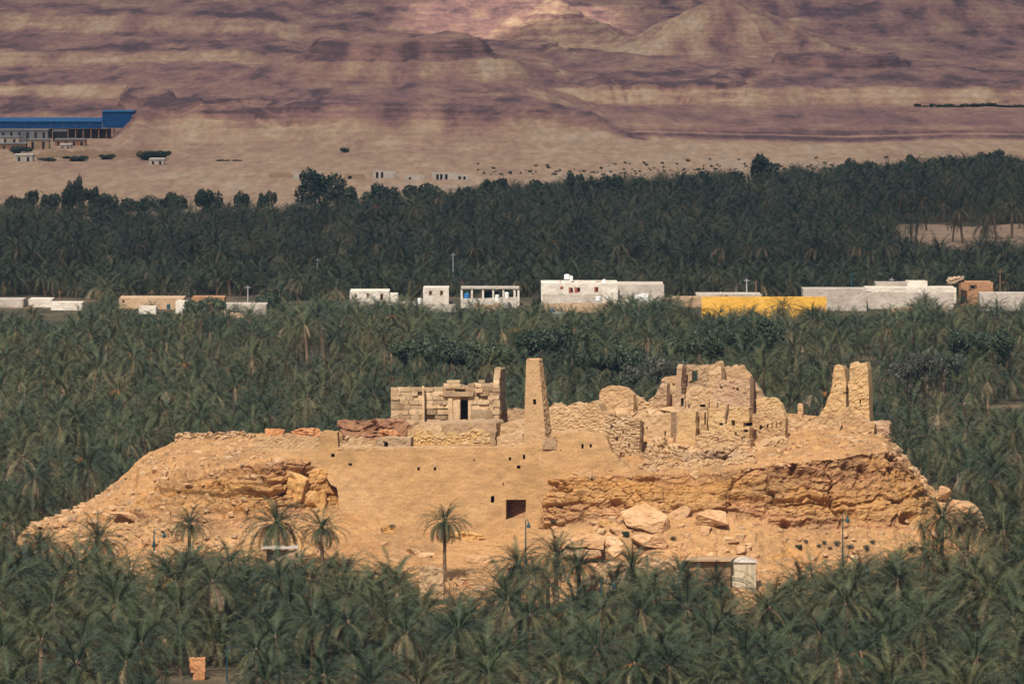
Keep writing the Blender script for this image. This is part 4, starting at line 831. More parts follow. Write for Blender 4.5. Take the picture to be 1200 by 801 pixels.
def palm(x, Y, zbase, zc, s, var, label, group=None, rz=0.0, hero=False, rng=random, name='date_palm'):
    root = empty(name, (x, Y, zc), label, 'palm', group, rz); root.scale = (s,) * 3
    tr = bpy.data.objects.new('trunk', TRUNKS[rng.randrange(4)]); C.objects.link(tr); tr.parent = root; tr.scale = (1, 1, (zc - zbase + 0.3) / s)
    if hero:
        _, n, sp, dry, L, sk, fr, _ = SPEC[var]; r2_ = random.Random(rng.random())
        for e, bend, k, a, m in crown_spec(r2_, int(n * 1.45), sp, dry): frond_obj(m, e, bend, root, a, k * L / 2.4)
        for i in range(sk + 3): frond_obj(2, math.radians(r2_.uniform(-42, -20)), math.radians(r2_.uniform(35, 60)), root, r2_.uniform(0, 6.28), 0.78)
    else:
        cr_ = bpy.data.objects.new('crown', CROWNS[var]); C.objects.link(cr_); cr_.parent = root
    return root
# palms one can point at: (crown column, crown foot row, base row, depth, scale, variant, label)
HERO = [
 (522, 610, 684, 792, 0.60, 7, 'lone tall date palm with a bare trunk standing before the great wall'),
 (324, 612, 652, 797, 0.92, 4, 'large date palm with hanging dry fronds in front of the yellow cracked rock'),
 (377, 618, 655, 798, 0.66, 4, 'smaller palm with a pale dry skirt beside the white roofed shed'),
 (222, 614, 648, 800, 0.62, 1, 'slim palm with drooping fronds before the left slope of the rock'),
 (115, 632, 664, 792, 0.80, 0, 'spiky palm at the foot of the rock\'s left slope'),
 (47, 634, 664, 800, 0.55, 3, 'small palm before the extreme left tip of the rock'),
 (607, 660, 692, 765, 0.78, 4, 'palm beside the lamp post under the dark niche of the great wall'),
 (652, 652, 690, 766, 0.85, 3, 'upright palm just right of the lamp post under the niche'),
 (678, 662, 700, 757, 0.80, 3, 'palm between the upright one and the cave in the rock'),
 (740, 664, 700, 757, 0.85, 3, 'upright palm right below the small cave'),
 (797, 672, 700, 757, 0.68, 1, 'palm standing before the brown mud shed'),
 (838, 684, 710, 752, 0.75, 0, 'low palm directly left of the cream kiosk'),
 (1104, 606, 648, 800, 0.74, 5, 'palm with thick brownish trunk at the rock\'s right end'),
 (1134, 612, 650, 803, 0.60, 0, 'smaller palm before the long boulder at the rock\'s right end'),
 (1172, 614, 650, 800, 0.80, 1, 'palm with yellowish fronds beside the long boulder'),
 (1166, 552, 592, 868, 0.98, 7, 'big dark palm with drooping fronds behind the rock\'s right end'),
 (1010, 672, 700, 757, 0.72, 0, 'palm right of the tall lamp post below the rock'),
 (1048, 664, 700, 762, 0.62, 3, 'small upright palm second to the right of the tall lamp post'),
 (232, 486, 520, 960, 0.85, 4, 'palm with a brownish dry skirt behind the left skyline of the rock'),
 (89, 490, 520, 955, 0.80, 4, 'palm with a pale dry skirt high at the left above the rock\'s slope'),
 (928, 472, 500, 905, 0.80, 1, 'palm with a bare trunk in the gap between ruins and twin pillars'),
 (352, 742, 790, 726, 1.0, 4, 'big foreground palm with pinkish dry fronds right of centre left'),
 (322, 764, 800, 716, 1.0, 4, 'foreground palm with long dry hanging fronds above the stone pillar'),
 (1150, 700, 745, 735, 1.1, 5, 'big palm with olive fronds and a thick trunk low at the right'),
 (740, 358, 372, 1338, 1.0, 3, 'tall pale palm in front of the long white village house'),
 (327, 347, 366, 1385, 1.3, 1, 'large rounded palm behind the village huts at the left'),
 (1075, 364, 380, 1322, 0.95, 3, 'palm before the long block wall at the right of the village'),
 (1130, 358, 378, 1330, 1.1, 5, 'bushy palm in front of the orange brick house'),
 (918, 360, 378, 1325, 1.0, 0, 'palm hiding the middle of the yellow wall'),
 (952, 370, 384, 1312, 0.95, 0, 'palm at the right end of the yellow wall'),
 (880, 372, 386, 1308, 0.95, 2, 'rounded palm before the left half of the yellow wall'),
 (612, 372, 392, 1305, 1.1, 5, 'dark palm in front of the open concrete frame in the village'),
]
rng = random.Random(12)
for (cx, cy, by, Y, s, var, lab) in HERO:
    if Y > 1300: Y -= 16
    if 700 < Y < 860: s *= 1.42
    elif Y < 1000: s *= 1.25
    c = P(cx, cy, Y); palm(c.x, Y, max(rock_z(c.x, Y), 0) - 0.4, c.z, s, var, lab, None, rng.uniform(0, 6.28), Y < 1000, rng)

# the groves
BUILT = [(-20,100),(136,316),(406,530),(538,612),(630,826),(812,1215)]
TL = [(0,622), (60,634), (100,646), (200,648), (280,648), (345,660), (400,642), (450,648), (478,672), (512,706), (560,704), (592,676), (632,664), (690,694), (722,668), (800,674), (850,698), (905,684), (922,660), (960,652), (1000,662), (1050,646), (1092,616), (1130,602), (1200,580)]
CLEAR = [(160,200,760,830), (858,890,745,775)]
pts = []                                     # x, Y, crown height, scale, variant, zone
def poisson(Ya, Yb, step, seed, keep):
    rng = random.Random(seed); Y = Ya
    while Y < Yb:
        half = 740 / F * Y; x = -half + rng.uniform(0, step)
        while x < half:
            xx, yy = x + rng.uniform(-.42, .42) * step, Y + rng.uniform(-.42, .42) * step
            keep(xx, yy, rng); x += step
        Y += step * 0.9
VARW = [0, 0, 0, 1, 1, 2, 2, 2, 3, 3, 3, 4, 5, 6, 7]
def front(x, Y, rng):
    px = 600 + x * F / Y
    if rock_z(x, Y) > 2.2: return
    zone = 'front'; s = rng.uniform(0.95, 1.65); var = rng.choice(VARW); hc = 1.6 + 6.0 * rng.random()
    lim = float(np.interp(px, [a for a, b in TL], [b - 7 for a, b in TL])) + rng.uniform(-13, 12)
    if px < 22 or px > 1165: lim = -999
    zmax = xz(px, lim, Y)[1] - CR_R[var] * s
    zb = rock_z(x, Y)
    if hc + zb > zmax: hc = zmax - zb
    if hc < 0.7: return
    for a, b, c, d in ((184, 280, 600, 706), (612, 622, 745, 770), (985, 994, 745, 775), (698, 724, 720, 748), (855, 892, 738, 775)):
        if a < px < b and c < Y < d: return
    pts.append((x, Y, zb + hc, s, var, zone, zb))
poisson(640, 830, 7.7, 1, front)
def behind(x, Y, rng):
    px = 600 + x * F / Y
    if rock_z(x, min(Y, 846)) > 0.3 and Y < 872: return
    if Y < 830 and 20 < px < 1165: return
    if fbm(x / 40, Y / 60, 7, 3, 77) > 0.62: return
    s = rng.uniform(0.85, 1.55); var = rng.choice(VARW); hc = 1.8 + 6.4 * rng.random() ** 1.4
    zmax = xz(px, 354 + (9 if 812 < px < 978 or px < 325 else 0) + 11 * fbm(px / 40.0, 1, 0, 3, 5) + rng.uniform(-3, 9), Y)[1] - CR_R[var] * s
    if 1270 < Y and not any(a - 8 < px < b + 8 for a, b in BUILT): zmax = xz(px, 349 + 6 * fbm(px / 25.0, 1, 0, 3, 6), Y)[1] - CR_R[var] * s
    if min(hc, zmax) < 0.4: zmax += CR_R[var] * s * 0.42; s *= 0.58
    if Y > 1180 and rng.random() < 0.05: zmax += 1.6
    hc = min(hc, zmax)
    if hc < 0.1: return
    pts.append((x, Y, hc, s, var, 'behind', 0.0))
poisson(830, 1385, 7.0, 2, behind)
def far(x, Y, rng):
    px = 600 + x * F / Y
    lim = float(np.interp(px, [0, 120, 200, 330, 480, 560, 640, 700, 800, 900, 1010, 1100, 1200], [1700, 1690, 1665, 1680, 1740, 1790, 1810, 1840, 1885, 1900, 1930, 1985, 2010])) + 70
    if Y > lim + 30 * float(fbm(px / 30.0, 3, 0, 3, 19)): return
    if Y > 1500 and fbm(x / 55, Y / 90, 11, 3, 78) > 0.52: return
    if Y < 1398 and any(a - 6 < px < b + 6 for a, b in BUILT): return
    cl = px > 1050 + 14 * vnoise(Y * 0.06, 0, 0, 8)
    if cl and 1585 + 10 * vnoise(px * 0.08, 3, 0, 8) < Y < 1722 and rng.random() < 0.94: return
    ek = 0.45 + 0.55 * float(sm(0, 170, lim - Y)); s = rng.uniform(0.9, 1.6) * (0.6 + 0.4 * ek)
    if cl and 1480 < Y < 1590: ek *= 0.2; s *= 0.6
    pts.append((x, Y, ek * (rng.uniform(0.8, 4.0) if Y < 1445 else 1.8 + 6.4 * rng.random() ** 1.5), s, rng.choice(VARW), 'far', 0.0))
poisson(1388, 2080, 6.6, 3, far); poisson(1388, 1500, 7.0, 13, far)
# the nearest palms in view are things of their own, the rest of the forest is one mass
inview = []
for p in pts:
    a, b = pix(p[0], p[1], p[2] + 1.0)
    if p[5] == 'front' and -25 < a < 1225 and b < 822: inview.append(p)
inview.sort(key=lambda p: p[1]); inview = inview[:268]
ids = set(id(p) for p in inview)
WORDS = ['full grey green', 'straw fringed', 'broad dense', 'upright spiky', 'dry skirted', 'orange stalked', 'young steep fronded', 'drooping yellowing']
MARKS = [(70, 'under the rock\'s left tip'), (165, 'under the left slope'), (265, 'near the stone pillar'), (345, 'below the white roofed shed'), (440, 'left of the reed bundle'), (545, 'below the lone tall palm'), (640, 'below the dark niche'), (730, 'below the small cave'), (815, 'below the brown mud shed'), (910, 'below the cream kiosk'), (1020, 'below the tall lamp post'), (1110, 'under the rock\'s right end'), (9999, 'by the right edge')]
def WHERE(px, py):
    r_ = 'at the bottom edge' if py > 775 else 'low in the grove' if py > 738 else 'mid grove' if py > 702 else 'upper grove edge'
    return r_ + ', ' + [w for q, w in MARKS if px < q][0]
rng = random.Random(31)
for p in inview:
    a, b = pix(p[0], p[1], p[2]); w = WHERE(a, b)
    palm(p[0], p[1], p[6] - 0.4, p[2], p[3], p[4], '%s palm %s' % (WORDS[p[4]], w), 'palms of the foreground grove', rng.uniform(0, 6.28), False, rng)
# sources for the mass (kept out of the scene, used only by instancing)
src = bpy.data.collections.new('palm_kinds')
for k, (s, n, sp, d, L, sk, fr, _) in enumerate(SPEC):
    o = bpy.data.objects.new('palm_kind_%s' % 'abcdefgh'[k], crown_mesh(s + 50, int(n * 0.85), sp, d, L * 1.2, 22, 0.075, 'palm_kind', sk, fr, 6.0)); src.objects.link(o)
def gn_scatter(name, P_, coll, label, tilt=0.08, seed=5):
    rng = random.Random(seed)
    me = bpy.data.meshes.new(name); me.vertices.add(len(P_)); me.vertices.foreach_set('co', np.array([(p[0], p[1], p[2]) for p in P_], dtype=np.float32).ravel())
    a = me.attributes.new('turn', 'FLOAT_VECTOR', 'POINT'); a.data.foreach_set('vector', np.array([(rng.gauss(0, tilt), rng.gauss(0, tilt), rng.uniform(0, 6.28)) for p in P_], dtype=np.float32).ravel())
    a = me.attributes.new('size', 'FLOAT', 'POINT'); a.data.foreach_set('value', np.array([p[3] for p in P_], dtype=np.float32))
    a = me.attributes.new('sort', 'INT', 'POINT'); a.data.foreach_set('value', np.array([p[4] for p in P_], dtype=np.int32))
    o = link(name, me)
    ng = bpy.data.node_groups.new(name, 'GeometryNodeTree'); ng.interface.new_socket('Geometry', in_out='INPUT', socket_type='NodeSocketGeometry'); ng.interface.new_socket('Geometry', in_out='OUTPUT', socket_type='NodeSocketGeometry')
    N_ = ng.nodes; i_, o_ = N_.new('NodeGroupInput'), N_.new('NodeGroupOutput')
    ci = N_.new('GeometryNodeCollectionInfo'); ci.inputs['Collection'].default_value = coll; ci.inputs['Separate Children'].default_value = True; ci.inputs['Reset Children'].default_value = True
    ip = N_.new('GeometryNodeInstanceOnPoints'); ip.inputs['Pick Instance'].default_value = True
    def attr(nm, ty):
        q = N_.new('GeometryNodeInputNamedAttribute'); q.data_type = ty; q.inputs['Name'].default_value = nm; return [s for s in q.outputs if s.enabled][0]
    ng.links.new(i_.outputs[0], ip.inputs['Points']); ng.links.new(ci.outputs[0], ip.inputs['Instance'])
    ng.links.new(attr('sort', 'INT'), ip.inputs['Instance Index']); ng.links.new(attr('turn', 'FLOAT_VECTOR'), ip.inputs['Rotation']); ng.links.new(attr('size', 'FLOAT'), ip.inputs['Scale'])
    ng.links.new(ip.outputs[0], o_.inputs[0])
    o.modifiers.new('scatter', 'NODES').node_group = ng
    return tag(o, label, kind='stuff')
rest = [p for p in pts if id(p) not in ids]
gn_scatter('palm_forest', [p for p in rest if p[5] != 'far'], src, 'unbroken mass of date palms around and behind the rock')
gn_scatter('distant_palm_forest', [p for p in rest if p[5] == 'far'], src, 'dark distant palm forest between the village and the desert', seed=6)

# broad leaved trees and scrub
def leafy(seed, mat, n=2600, lobes=9, flat=0.8, name='crown', size=0.12):
    rng = random.Random(seed); v, f = [], []
    cs = [(Vector((rng.gauss(0, .55), rng.gauss(0, .55), rng.uniform(-0.25, 0.7) * flat)), rng.uniform(0.38, 0.62)) for _ in range(lobes)]
    for i in range(n):
        c, r = rng.choice(cs); d = Vector((rng.gauss(0, 1), rng.gauss(0, 1), rng.gauss(0, 1))).normalized()
        p = c + d * r * rng.uniform(0.55, 1.0) ** 0.6; a = Vector((rng.gauss(0, 1), rng.gauss(0, 1), rng.gauss(0, 1))).normalized(); b_ = a.cross(d + a * 0.1).normalized(); s = size * rng.uniform(0.5, 1.1)
        k = len(v); v += [tuple(p - a * s), tuple(p + b_ * s * 0.55), tuple(p + a * s), tuple(p - b_ * s * 0.55)]; f.append((k, k + 1, k + 2, k + 3))
    return mesh(name, v, f, mat)
LEAFY = [leafy(1, M['olive_leaf']), leafy(2, M['olive_leaf']), leafy(3, M['olive_leaf'], flat=1.2), leafy(4, M['dusty_leaf'], 900)]
def limb_mesh(seed):
    rng = random.Random(seed); mb = MB(); mb.tube([(0, 0, -1.0), (rng.uniform(-.1, .1), 0, -0.4), (0, 0, 0.1)], [0.11, 0.08, 0.06], 7)
    for i in range(5):
        a = rng.uniform(0, 6.28); mb.tube([(0, 0, -0.35 + 0.08 * i), (0.3 * math.cos(a), 0.3 * math.sin(a), 0.1), (0.55 * math.cos(a), 0.55 * math.sin(a), 0.45)], [0.05, 0.035, 0.015], 5)
    return mesh('trunk', mb.v, mb.f, M['bark'])
LIMBS = [limb_mesh(k) for k in range(3)]
def tree(px, py_base, Y, wpx, hpx, var, label, group=None, name='leafy_tree', rng=random):
    if 1330 < Y < 1400: Y -= 28
    b = P(px, py_base, Y); w = wpx * Y / F / 2.0; h_ = hpx * Y / F
    root = empty(name, b, label, 'bush' if name != 'leafy_tree' else 'tree', group, rng.uniform(0, 6.28))
    for nm, me, k in (('trunk', LIMBS[var % 3], 0), ('crown', LEAFY[var], 1)):
        o = bpy.data.objects.new(nm, me); C.objects.link(o); o.parent = root; o.location = (0, 0, h_ * 0.36); o.scale = (w, w, h_ * 0.56)
    return root
rng = random.Random(55)
edge_trees = [(708,236,40,38), (585,226,30,22), (370,232,42,32), (668,222,20,26), (760,222,34,20), (822,226,40,24), (890,212,34,30), (993,203,28,24), (940,214,36,22), (1030,204,44,20), (1068,196,22,14), (1120,196,30,20), (1145,196,26,16), (1180,200,40,22),
              (37,236,16,18), (82,238,20,24), (90,238,16,30), (112,236,18,22), (128,238,22,16), (15,238,24,14), (60,240,24,18), (282,236,18,18), (312,232,14,14), (246,240,28,24), (410,238,36,24), (448,236,34,20), (505,232,40,22), (545,232,30,18), (630,232,40,20), (165,240,40,16), (205,240,30,14), (860,222,40,20), (1090,206,40,18), (1165,190,30,14)]
ew = ['left', 'middle', 'right']
for (px, py, w, h_) in edge_trees:
    Y = min(P_ground(py + 15), 2060); nm = ew[0 if px < 420 else 1 if px < 820 else 2]
    sz = 'large' if h_ > 27 else 'mid sized' if h_ > 19 else 'small'
    tree(px, py + 15, Y, w, h_ + 14, rng.choice((0, 1, 2)), '%s dark bushy tree, far forest edge, %s part' % (sz, nm), 'dark trees along the far forest edge', rng=rng)
for k, (px, py, w, h_, Y, v, lab) in enumerate([(735, 440, 70, 30, 1075, 0, 'olive tree behind the tall ruins, right of the tower'), (815, 420, 60, 26, 1120, 0, 'bushy olive tree above the tallest ruins'), (560, 432, 60, 26, 1085, 1, 'broad dark olive tree behind the temple'), (655, 420, 50, 24, 1120, 1, 'rounded olive tree behind the tower'),
        (770, 452, 50, 22, 1030, 3, 'bare dusty grey bush behind the ruins'), (500, 425, 60, 26, 1100, 2, 'dark olive tree behind the left end of the temple'), (875, 412, 60, 24, 1140, 2, 'olive tree beyond the right side of the ruins'), (1150, 420, 60, 24, 1120, 0, 'olive tree amid palms at the far right'), (1090, 446, 50, 22, 1060, 3, 'dusty grey bush amid the palms right of the twin pillars'),
        (645, 360, 26, 22, 1392, 1, 'dark tree at the left corner of the long white village house'), (238, 372, 34, 28, 1345, 1, 'dark tree in front of the brick village hut'), (318, 366, 26, 24, 1390, 2, 'dark tree beside the large palm behind the huts'), (965, 352, 30, 12, 1392, 0, 'low green hedge tree behind the village block wall'), (1000, 350, 40, 12, 1392, 1, 'low green trees in the yard of the block walled house'),
        (372, 790, 40, 46, 706, 1, 'very dark bushy tree low among the foreground palms'), (396, 800, 34, 26, 700, 0, 'rounded green bush at the bottom beside the dark tree'), (530, 806, 24, 14, 700, 0, 'small green bush at the bottom edge of the grove'), (20, 790, 30, 24, 712, 1, 'dark bush in the lower left corner of the grove')]):
    if 1000 < Y < 1300:
        for dx in (-27, 0, 25): tree(px + dx + rng.uniform(-4, 4), py + rng.uniform(-2, 6), Y + rng.uniform(-8, 8), rng.uniform(26, 38), rng.uniform(32, 42), v if v == 3 else rng.choice((0, 1, 2)), lab, rng=rng)
    else: tree(px, py, Y, w, h_, v, lab, rng=rng)
for (px, py, w, h_, wd) in [(938,642,8,5,'green'), (945,635,6,4,''), (959,640,6,4,''), (966,637,6,5,''), (972,643,5,4,''), (980,638,8,6,''), (996,642,8,6,''), (1016,643,9,6,''), (1022,636,7,5,''), (1068,646,9,8,''), (788,632,8,5,''), (735,628,8,7,'green'), (650,613,9,5,'green'), (458,619,9,6,'')]:
    p = surf_y(px, py); Y = p.y - 0.2; o = tree(px, py + 1, Y, w, h_ + 1, 0 if wd else 3, 'small dry scrub bush on the sandy slope below the cliff' if not wd else 'small green scrub bush at the foot of the cliff', 'scrub bushes on the sandy slope' if not wd else 'green scrub at the cliff foot', 'scrub_bush', rng)

# ------------------------------------------------------------------ lamp posts
def lamp(px, py_top, py_base, Y, arm, label, lx=0.9, old=False):
    b = P(px, py_base, Y); t = P(px, py_top, Y); h_ = t.z - b.z
    root = empty('street_lamp', b, label, 'street lamp'); mt = M['lamp_metal'] if not old else M['concrete_pole']
    mb = MB(); mb.tube([(0, 0, -0.5), (0, 0, h_ * 0.3), (0, 0, h_)], [0.11, 0.085, 0.06], 10)
    mb.tube([(0, 0, 0), (0, 0, 0.5)], [0.18, 0.15], 10); mb.build('pole', mt, None).parent = root
    mb = MB(); q = [(arm * lx * u, 0, h_ - 0.35 + 0.65 * math.sin(math.pi * (0.25 + 0.6 * u)) - 0.18) for u in np.linspace(0, 1, 9)]; mb.tube(q, 0.035, 6); mb.build('arm', mt).parent = root
    e = Vector(q[-1]); mb = MB()
    mb.tube([e + Vector((0, 0, 0.02)), e + Vector((0, 0, -0.10)), e + Vector((0, 0, -0.28)), e + Vector((0, 0, -0.42)), e + Vector((0, 0, -0.58))], [0.05, 0.10, 0.16, 0.27, 0.20], 10); ln = mb.build('lantern', mt); ln.parent = root
    mb = MB(); mb.tube([e + Vector((0, 0, -0.58)), e + Vector((0, 0, -0.68))], [0.15, 0.10], 8); mb.build('globe', M['white_paint']).parent = ln
lamp(616, 609.5, 660, surf_y(616, 660).y, 1, 'green lamp post with one lantern below the dark niche of the great wall', 0.35)
lamp(987.5, 603, 665, surf_y(987, 665).y, 1, 'tall dark lamp post on the sandy slope below the right cliffs', 0.55)
lamp(704, 680, 716, 742, 1, 'green lamp post with a curved arm in the sandy gap right of centre', 1.4)
lamp(180.5, 621, 640, 797, 1, 'short lamp post with a curved arm below the left slope', 1.2)
lamp(1122, 555, 590, 880, 1, 'pale lamp post behind the right end of the rock', 1.2, True)
lamp(389, 731, 800, 712, 1, 'teal lamp post with a lantern among the lower left palms', 2.2)
lamp(266, 758, 806, 702, 1, 'teal lamp post beside the orange stone pillar', 2.0)
lamp(1000, 662, 700, 752, 1, 'teal lamp post half hidden in the palms right of the tall one', 1.5)
# orange stone pillar in the foreground grove
sp = empty('stone_pillar', P(232, 806, 704), 'stub of an orange stone pillar rising from the foreground palms', 'pillar')
a, b = P(223, 806, 704), P(240, 771, 704)
for k, (z0, z1, dx) in enumerate(((a.z - 2, a.z + (b.z - a.z) * 0.5, 0.34), (a.z + (b.z - a.z) * 0.52, b.z, 0.0))):
    bm = bmesh.new(); bmesh.ops.create_cube(bm, size=1.0); bmesh.ops.subdivide_edges(bm, edges=bm.edges[:], cuts=5, use_grid_fill=True)
    for v in bm.verts:
        v.co = Vector((v.co.x * (b.x - a.x - dx), v.co.y * 1.3, v.co.z * (z1 - z0)))
        v.co += v.co.normalized() * 0.22 * float(fbm(v.co.x * 1.7, v.co.y * 1.7, v.co.z * 1.7 + k * 9, 4, 3))
    me = bpy.data.meshes.new('stone_drum'); bm.to_mesh(me); bm.free(); me.materials.append(M['orange_stone'])
    o = link('stone_drum', me); o.parent = sp; o.location = (Vector(((a.x + b.x) / 2 + (0.12 if k == 0 else 0.0), 704.6, (z0 + z1) / 2)) - sp.location)
# cream kiosk with pyramid roof
KY = surf_y(872, 689).y - 0.6
ks = empty('kiosk', P(872, 690, KY), 'small cream wooden kiosk with a pale pyramid roof below the cliffs', 'kiosk', rz=0)
a, b = P(859, 690, KY), P(887, 659, KY); w = b.x - a.x; hz_ = b.z - a.z
rng = random.Random(3)
for i in range(9):
    mb = MB(); x0 = -w / 2 + w * i / 9; mb.box(x0 + 0.008, x0 + w / 9 - 0.008, rng.uniform(-0.015, 0.015), 0.06, -0.6, hz_); o = mb.build('board', M['cream_wood']); o.parent = ks
for sx in (-w / 2 - 0.02, w / 2 - 0.04):
    mb = MB(); mb.box(sx, sx + 0.06, 0.07, w, -0.6, hz_ - 0.002); o = mb.build('side_wall', M['cream_wood']); o.parent = ks
mb = MB(); mb.box(-w / 2 + 0.05, w / 2 - 0.05, w - 0.05, w, -0.6, hz_ - 0.003); o = mb.build('back_wall', M['cream_wood']); o.parent = ks
mb = MB(); q = 0.16; zt_ = hz_ + 0.68
mb.add([(-w/2-q, -q, hz_), (w/2+q, -q, hz_), (w/2+q, w+q, hz_), (-w/2-q, w+q, hz_), (-w/2-q, -q, hz_+.09), (w/2+q, -q, hz_+.09), (w/2+q, w+q, hz_+.09), (-w/2-q, w+q, hz_+.09), (0, w/2, zt_)],
       [(3,2,1,0), (0,1,5,4), (1,2,6,5), (2,3,7,6), (3,0,4,7), (4,5,8), (5,6,8), (6,7,8), (7,4,8)]); o = mb.build('roof', M['block_wall']); o.parent = ks
mb = MB(); mb.box(-0.05, 0.05, -0.04, 0.0, hz_ * 0.42, hz_ * 0.52); o = mb.build('latch', M['wood']); o.parent = ks
# brown mud shed beside it, boundary walls, shed with pale roof
SY = surf_y(832, 684).y - 0.4
sh = empty('mud_shed', P(832, 684, SY), 'low flat brown mud shed left of the cream kiosk', 'shed')
wall('front_wall', 803, 856.5, SY, SY - 1, [(803,657), (820,656.5), (850,657), (858,658)], flat_top(700), M['mud_brown'], th=0.4, holes=[(838,843,663,669), (805,808,664,667)], rough=0.04, jag=0.05, seed=90, parent=sh)
wall('roof_edge', 802, 857, SY - .6, SY - 1.6, flat_top(655.6), flat_top(657.5), M['mud_grey'], th=4.0, rough=0.04, jag=0.04, seed=91, parent=sh)
wall('side_wall', 803, 806, SY - .5, SY + 4, flat_top(657.4), flat_top(700), M['mud_brown'], th=0.3, rough=0.04, jag=0.04, seed=92, parent=sh)
rb = empty('stone_wall', P(690, 700, 766), 'broken stone boundary wall under the cave at the grove edge', 'wall')
wall('wall', 682, 702, 762, 760, [(682,677), (688,671), (695,672), (702,676)], flat_top(704), M['rubble'], th=0.7, rough=0.15, jag=0.3, seed=93, parent=rb)
wall('wall', 700, 800, 789, 788, [(700,661), (730,657), (760,654), (790,656), (800,658)], flat_top(690), M['rubble'], th=0.6, rough=0.12, jag=0.3, seed=94, parent=rb)
wh_ = empty('white_roofed_shed', P(330, 660, 792), 'old low shed with pale corrugated roof under the large palm', 'shed')
wall('front_wall', 312, 352, 793, 791.5, flat_top(644.5), flat_top(668), M['mud_grey'], th=0.3, holes=[(316,320,646,650), (346,349,647,655)], rough=0.04, jag=0.04, seed=95, parent=wh_)
a, b = P(306, 643, 791), P(350, 639, 794.5)
mb = MB(); n = 34
for i in range(n):
    x0 = a.x + (b.x - a.x) * i / n; x1 = a.x + (b.x - a.x) * (i + 1) / n; o_ = 0.05 * (i % 2)
    mb.add([(x0, 791.5, a.z + o_), (x1, 791.5, a.z + 0.05 - o_), (x1, 795, b.z + 0.05 - o_), (x0, 795, b.z + o_), (x0, 791.5, a.z + o_ - .05), (x1, 791.5, a.z - o_), (x1, 795, b.z - o_), (x0, 795, b.z + o_ - .05)], [(0,1,2,3), (7,6,5,4), (0,4,5,1), (2,6,7,3)])
mb.build('roof', M['block_wall'], wh_)
fb = empty('reed_fence', P(532, 706, 770), 'short upright bundle of grey reeds standing in the sand below the wall', 'fence')
rng = random.Random(8)
for i in range(16):
    x = (523 + i * 1.1 - 600) / F * 770; mb = MB(); z0 = xz(530, 706, 770)[1]; z1 = xz(530, 684 + rng.uniform(-2, 5), 770)[1]
    mb.tube([(x, 770 + rng.uniform(-.3, .3), z0 - .4), (x + rng.uniform(-.1, .1), 770, z1)], [0.06, 0.03], 5); mb.build('reed', M['wood'], fb)
wp = empty('stone_wall', P(505, 690, 772), 'small ruined stone hut wall left of the lone tall palm', 'wall')
wall('wall', 492, 520, 776, 775, [(492,663), (505,661), (516,666), (520,676)], flat_top(700), M['rubble'], th=0.6, rough=0.12, jag=0.25, seed=96, parent=wp)
# ------------------------------------------------------------------ village beyond the grove
def house(px0, px1, yt, yb, Y, dep, mat, label, wins=(), name='village_house', cat='house', roof=None, extra=0, shut=None, skew=0.6, jag=0.05):
    Y = min(Y - 28, P_ground(yb))
    root = empty(name, P((px0 + px1) / 2, yb, Y), label, cat)
    wall('front_wall', px0, px1, Y + skew, Y - skew, flat_top(yt), flat_top(yb + 6), mat, th=0.4, holes=[(a, b, c, d) for a, b, c, d in wins], res=0.3, rough=0.03, jag=jag, seed=int(px0) % 97, parent=root)
    a, b = P(px0, yb, Y + skew), P(px1, yt, Y - skew); zt = b.z - 0.28
    mb = MB(); mb.box(a.x + 0.02, b.x - 0.02, Y + skew + 0.42, Y + dep, -0.5, zt - 0.02); mb.build('rear_wall', mat, root)
    mb = MB(); mb.box(a.x + 0.01, b.x - 0.01, Y + skew + 0.41, Y + dep + 0.02, zt - 0.019, zt + 0.12); mb.build('roof', roof or mat, root)
    for (c0, c1, r0, r1) in wins:
        q0, q1 = P(c0, r1, Y), P(c1, r0, Y); yy = Y + skew - 2 * skew * ((c0 + c1) / 2 - px0) / (px1 - px0)
        mb = MB(); s = 0.09
        for bx_ in ((q0.x - s, q0.x + s), (q1.x - s, q1.x + s)): mb.box(bx_[0], bx_[1], yy - 0.05, yy + 0.12, q0.z - s, q1.z + s)
        for bz in ((q0.z - s + .004, q0.z + s), (q1.z - s, q1.z + s - .004)): mb.box(q0.x + s, q1.x - s, yy - 0.045, yy + 0.11, bz[0], bz[1])
        f_ = mb.build('window_frame', shut or M['wood'], root)
        if shut:
            mb = MB(); mb.box(q0.x + s, q0.x + (q1.x - q0.x) * 0.42, yy - 0.02, yy + 0.03, q0.z + s, q1.z - s); sh_ = mb.build('shutter', shut); sh_.parent = f_; sh_.matrix_parent_inverse = f_.matrix_parent_inverse.copy() @ Matrix.Identity(4); sh_.matrix_parent_inverse = Matrix.Identity(4)
    return root
LW, BW, TW = M['limewash'], M['block_wall'], M['tan_wall']
house(-10, 27, 350.5, 360, 1392, 8, BW, 'low block house cut by the left edge of the picture')
house(34, 61, 350, 360, 1395, 7, LW, 'low pale house second from the left edge')
house(60, 96, 354, 362, 1380, 6, LW, 'low whitewashed house third from the left edge with flat roof')
house(140, 215, 349, 362, 1390, 9, TW, 'long low tan house with flat roof left of the brick hut', [(143,147,352,354.5)], skew=1.5)
house(163, 183, 359, 366, 1368, 5, LW, 'small whitewashed block in front of the long tan house')
house(206, 224, 353, 368, 1372, 6, LW, 'whitewashed wall block left of the brick hut', jag=0.3)
house(221, 232, 357, 372, 1362, 4, TW, 'narrow tan wall block with broken top beside the brick hut', jag=0.4)
house(225, 263, 348, 366, 1384, 8, M['brick_wall'], 'brown brick hut with a white water tank', [(243,249,349.5,353)])
house(263, 312, 356.5, 369, 1376, 9, BW, 'block house with a shallow pale cornice right of the brick hut', [(269,279,364,369), (290,298,364,367)], jag=0.02)
house(410, 456, 341, 356, 1400, 10, LW, 'low white house with two rooms at the left of the middle village', [(416,419,344.5,348), (430,433,344.5,348), (446,449.5,344.5,351)], skew=1.2)
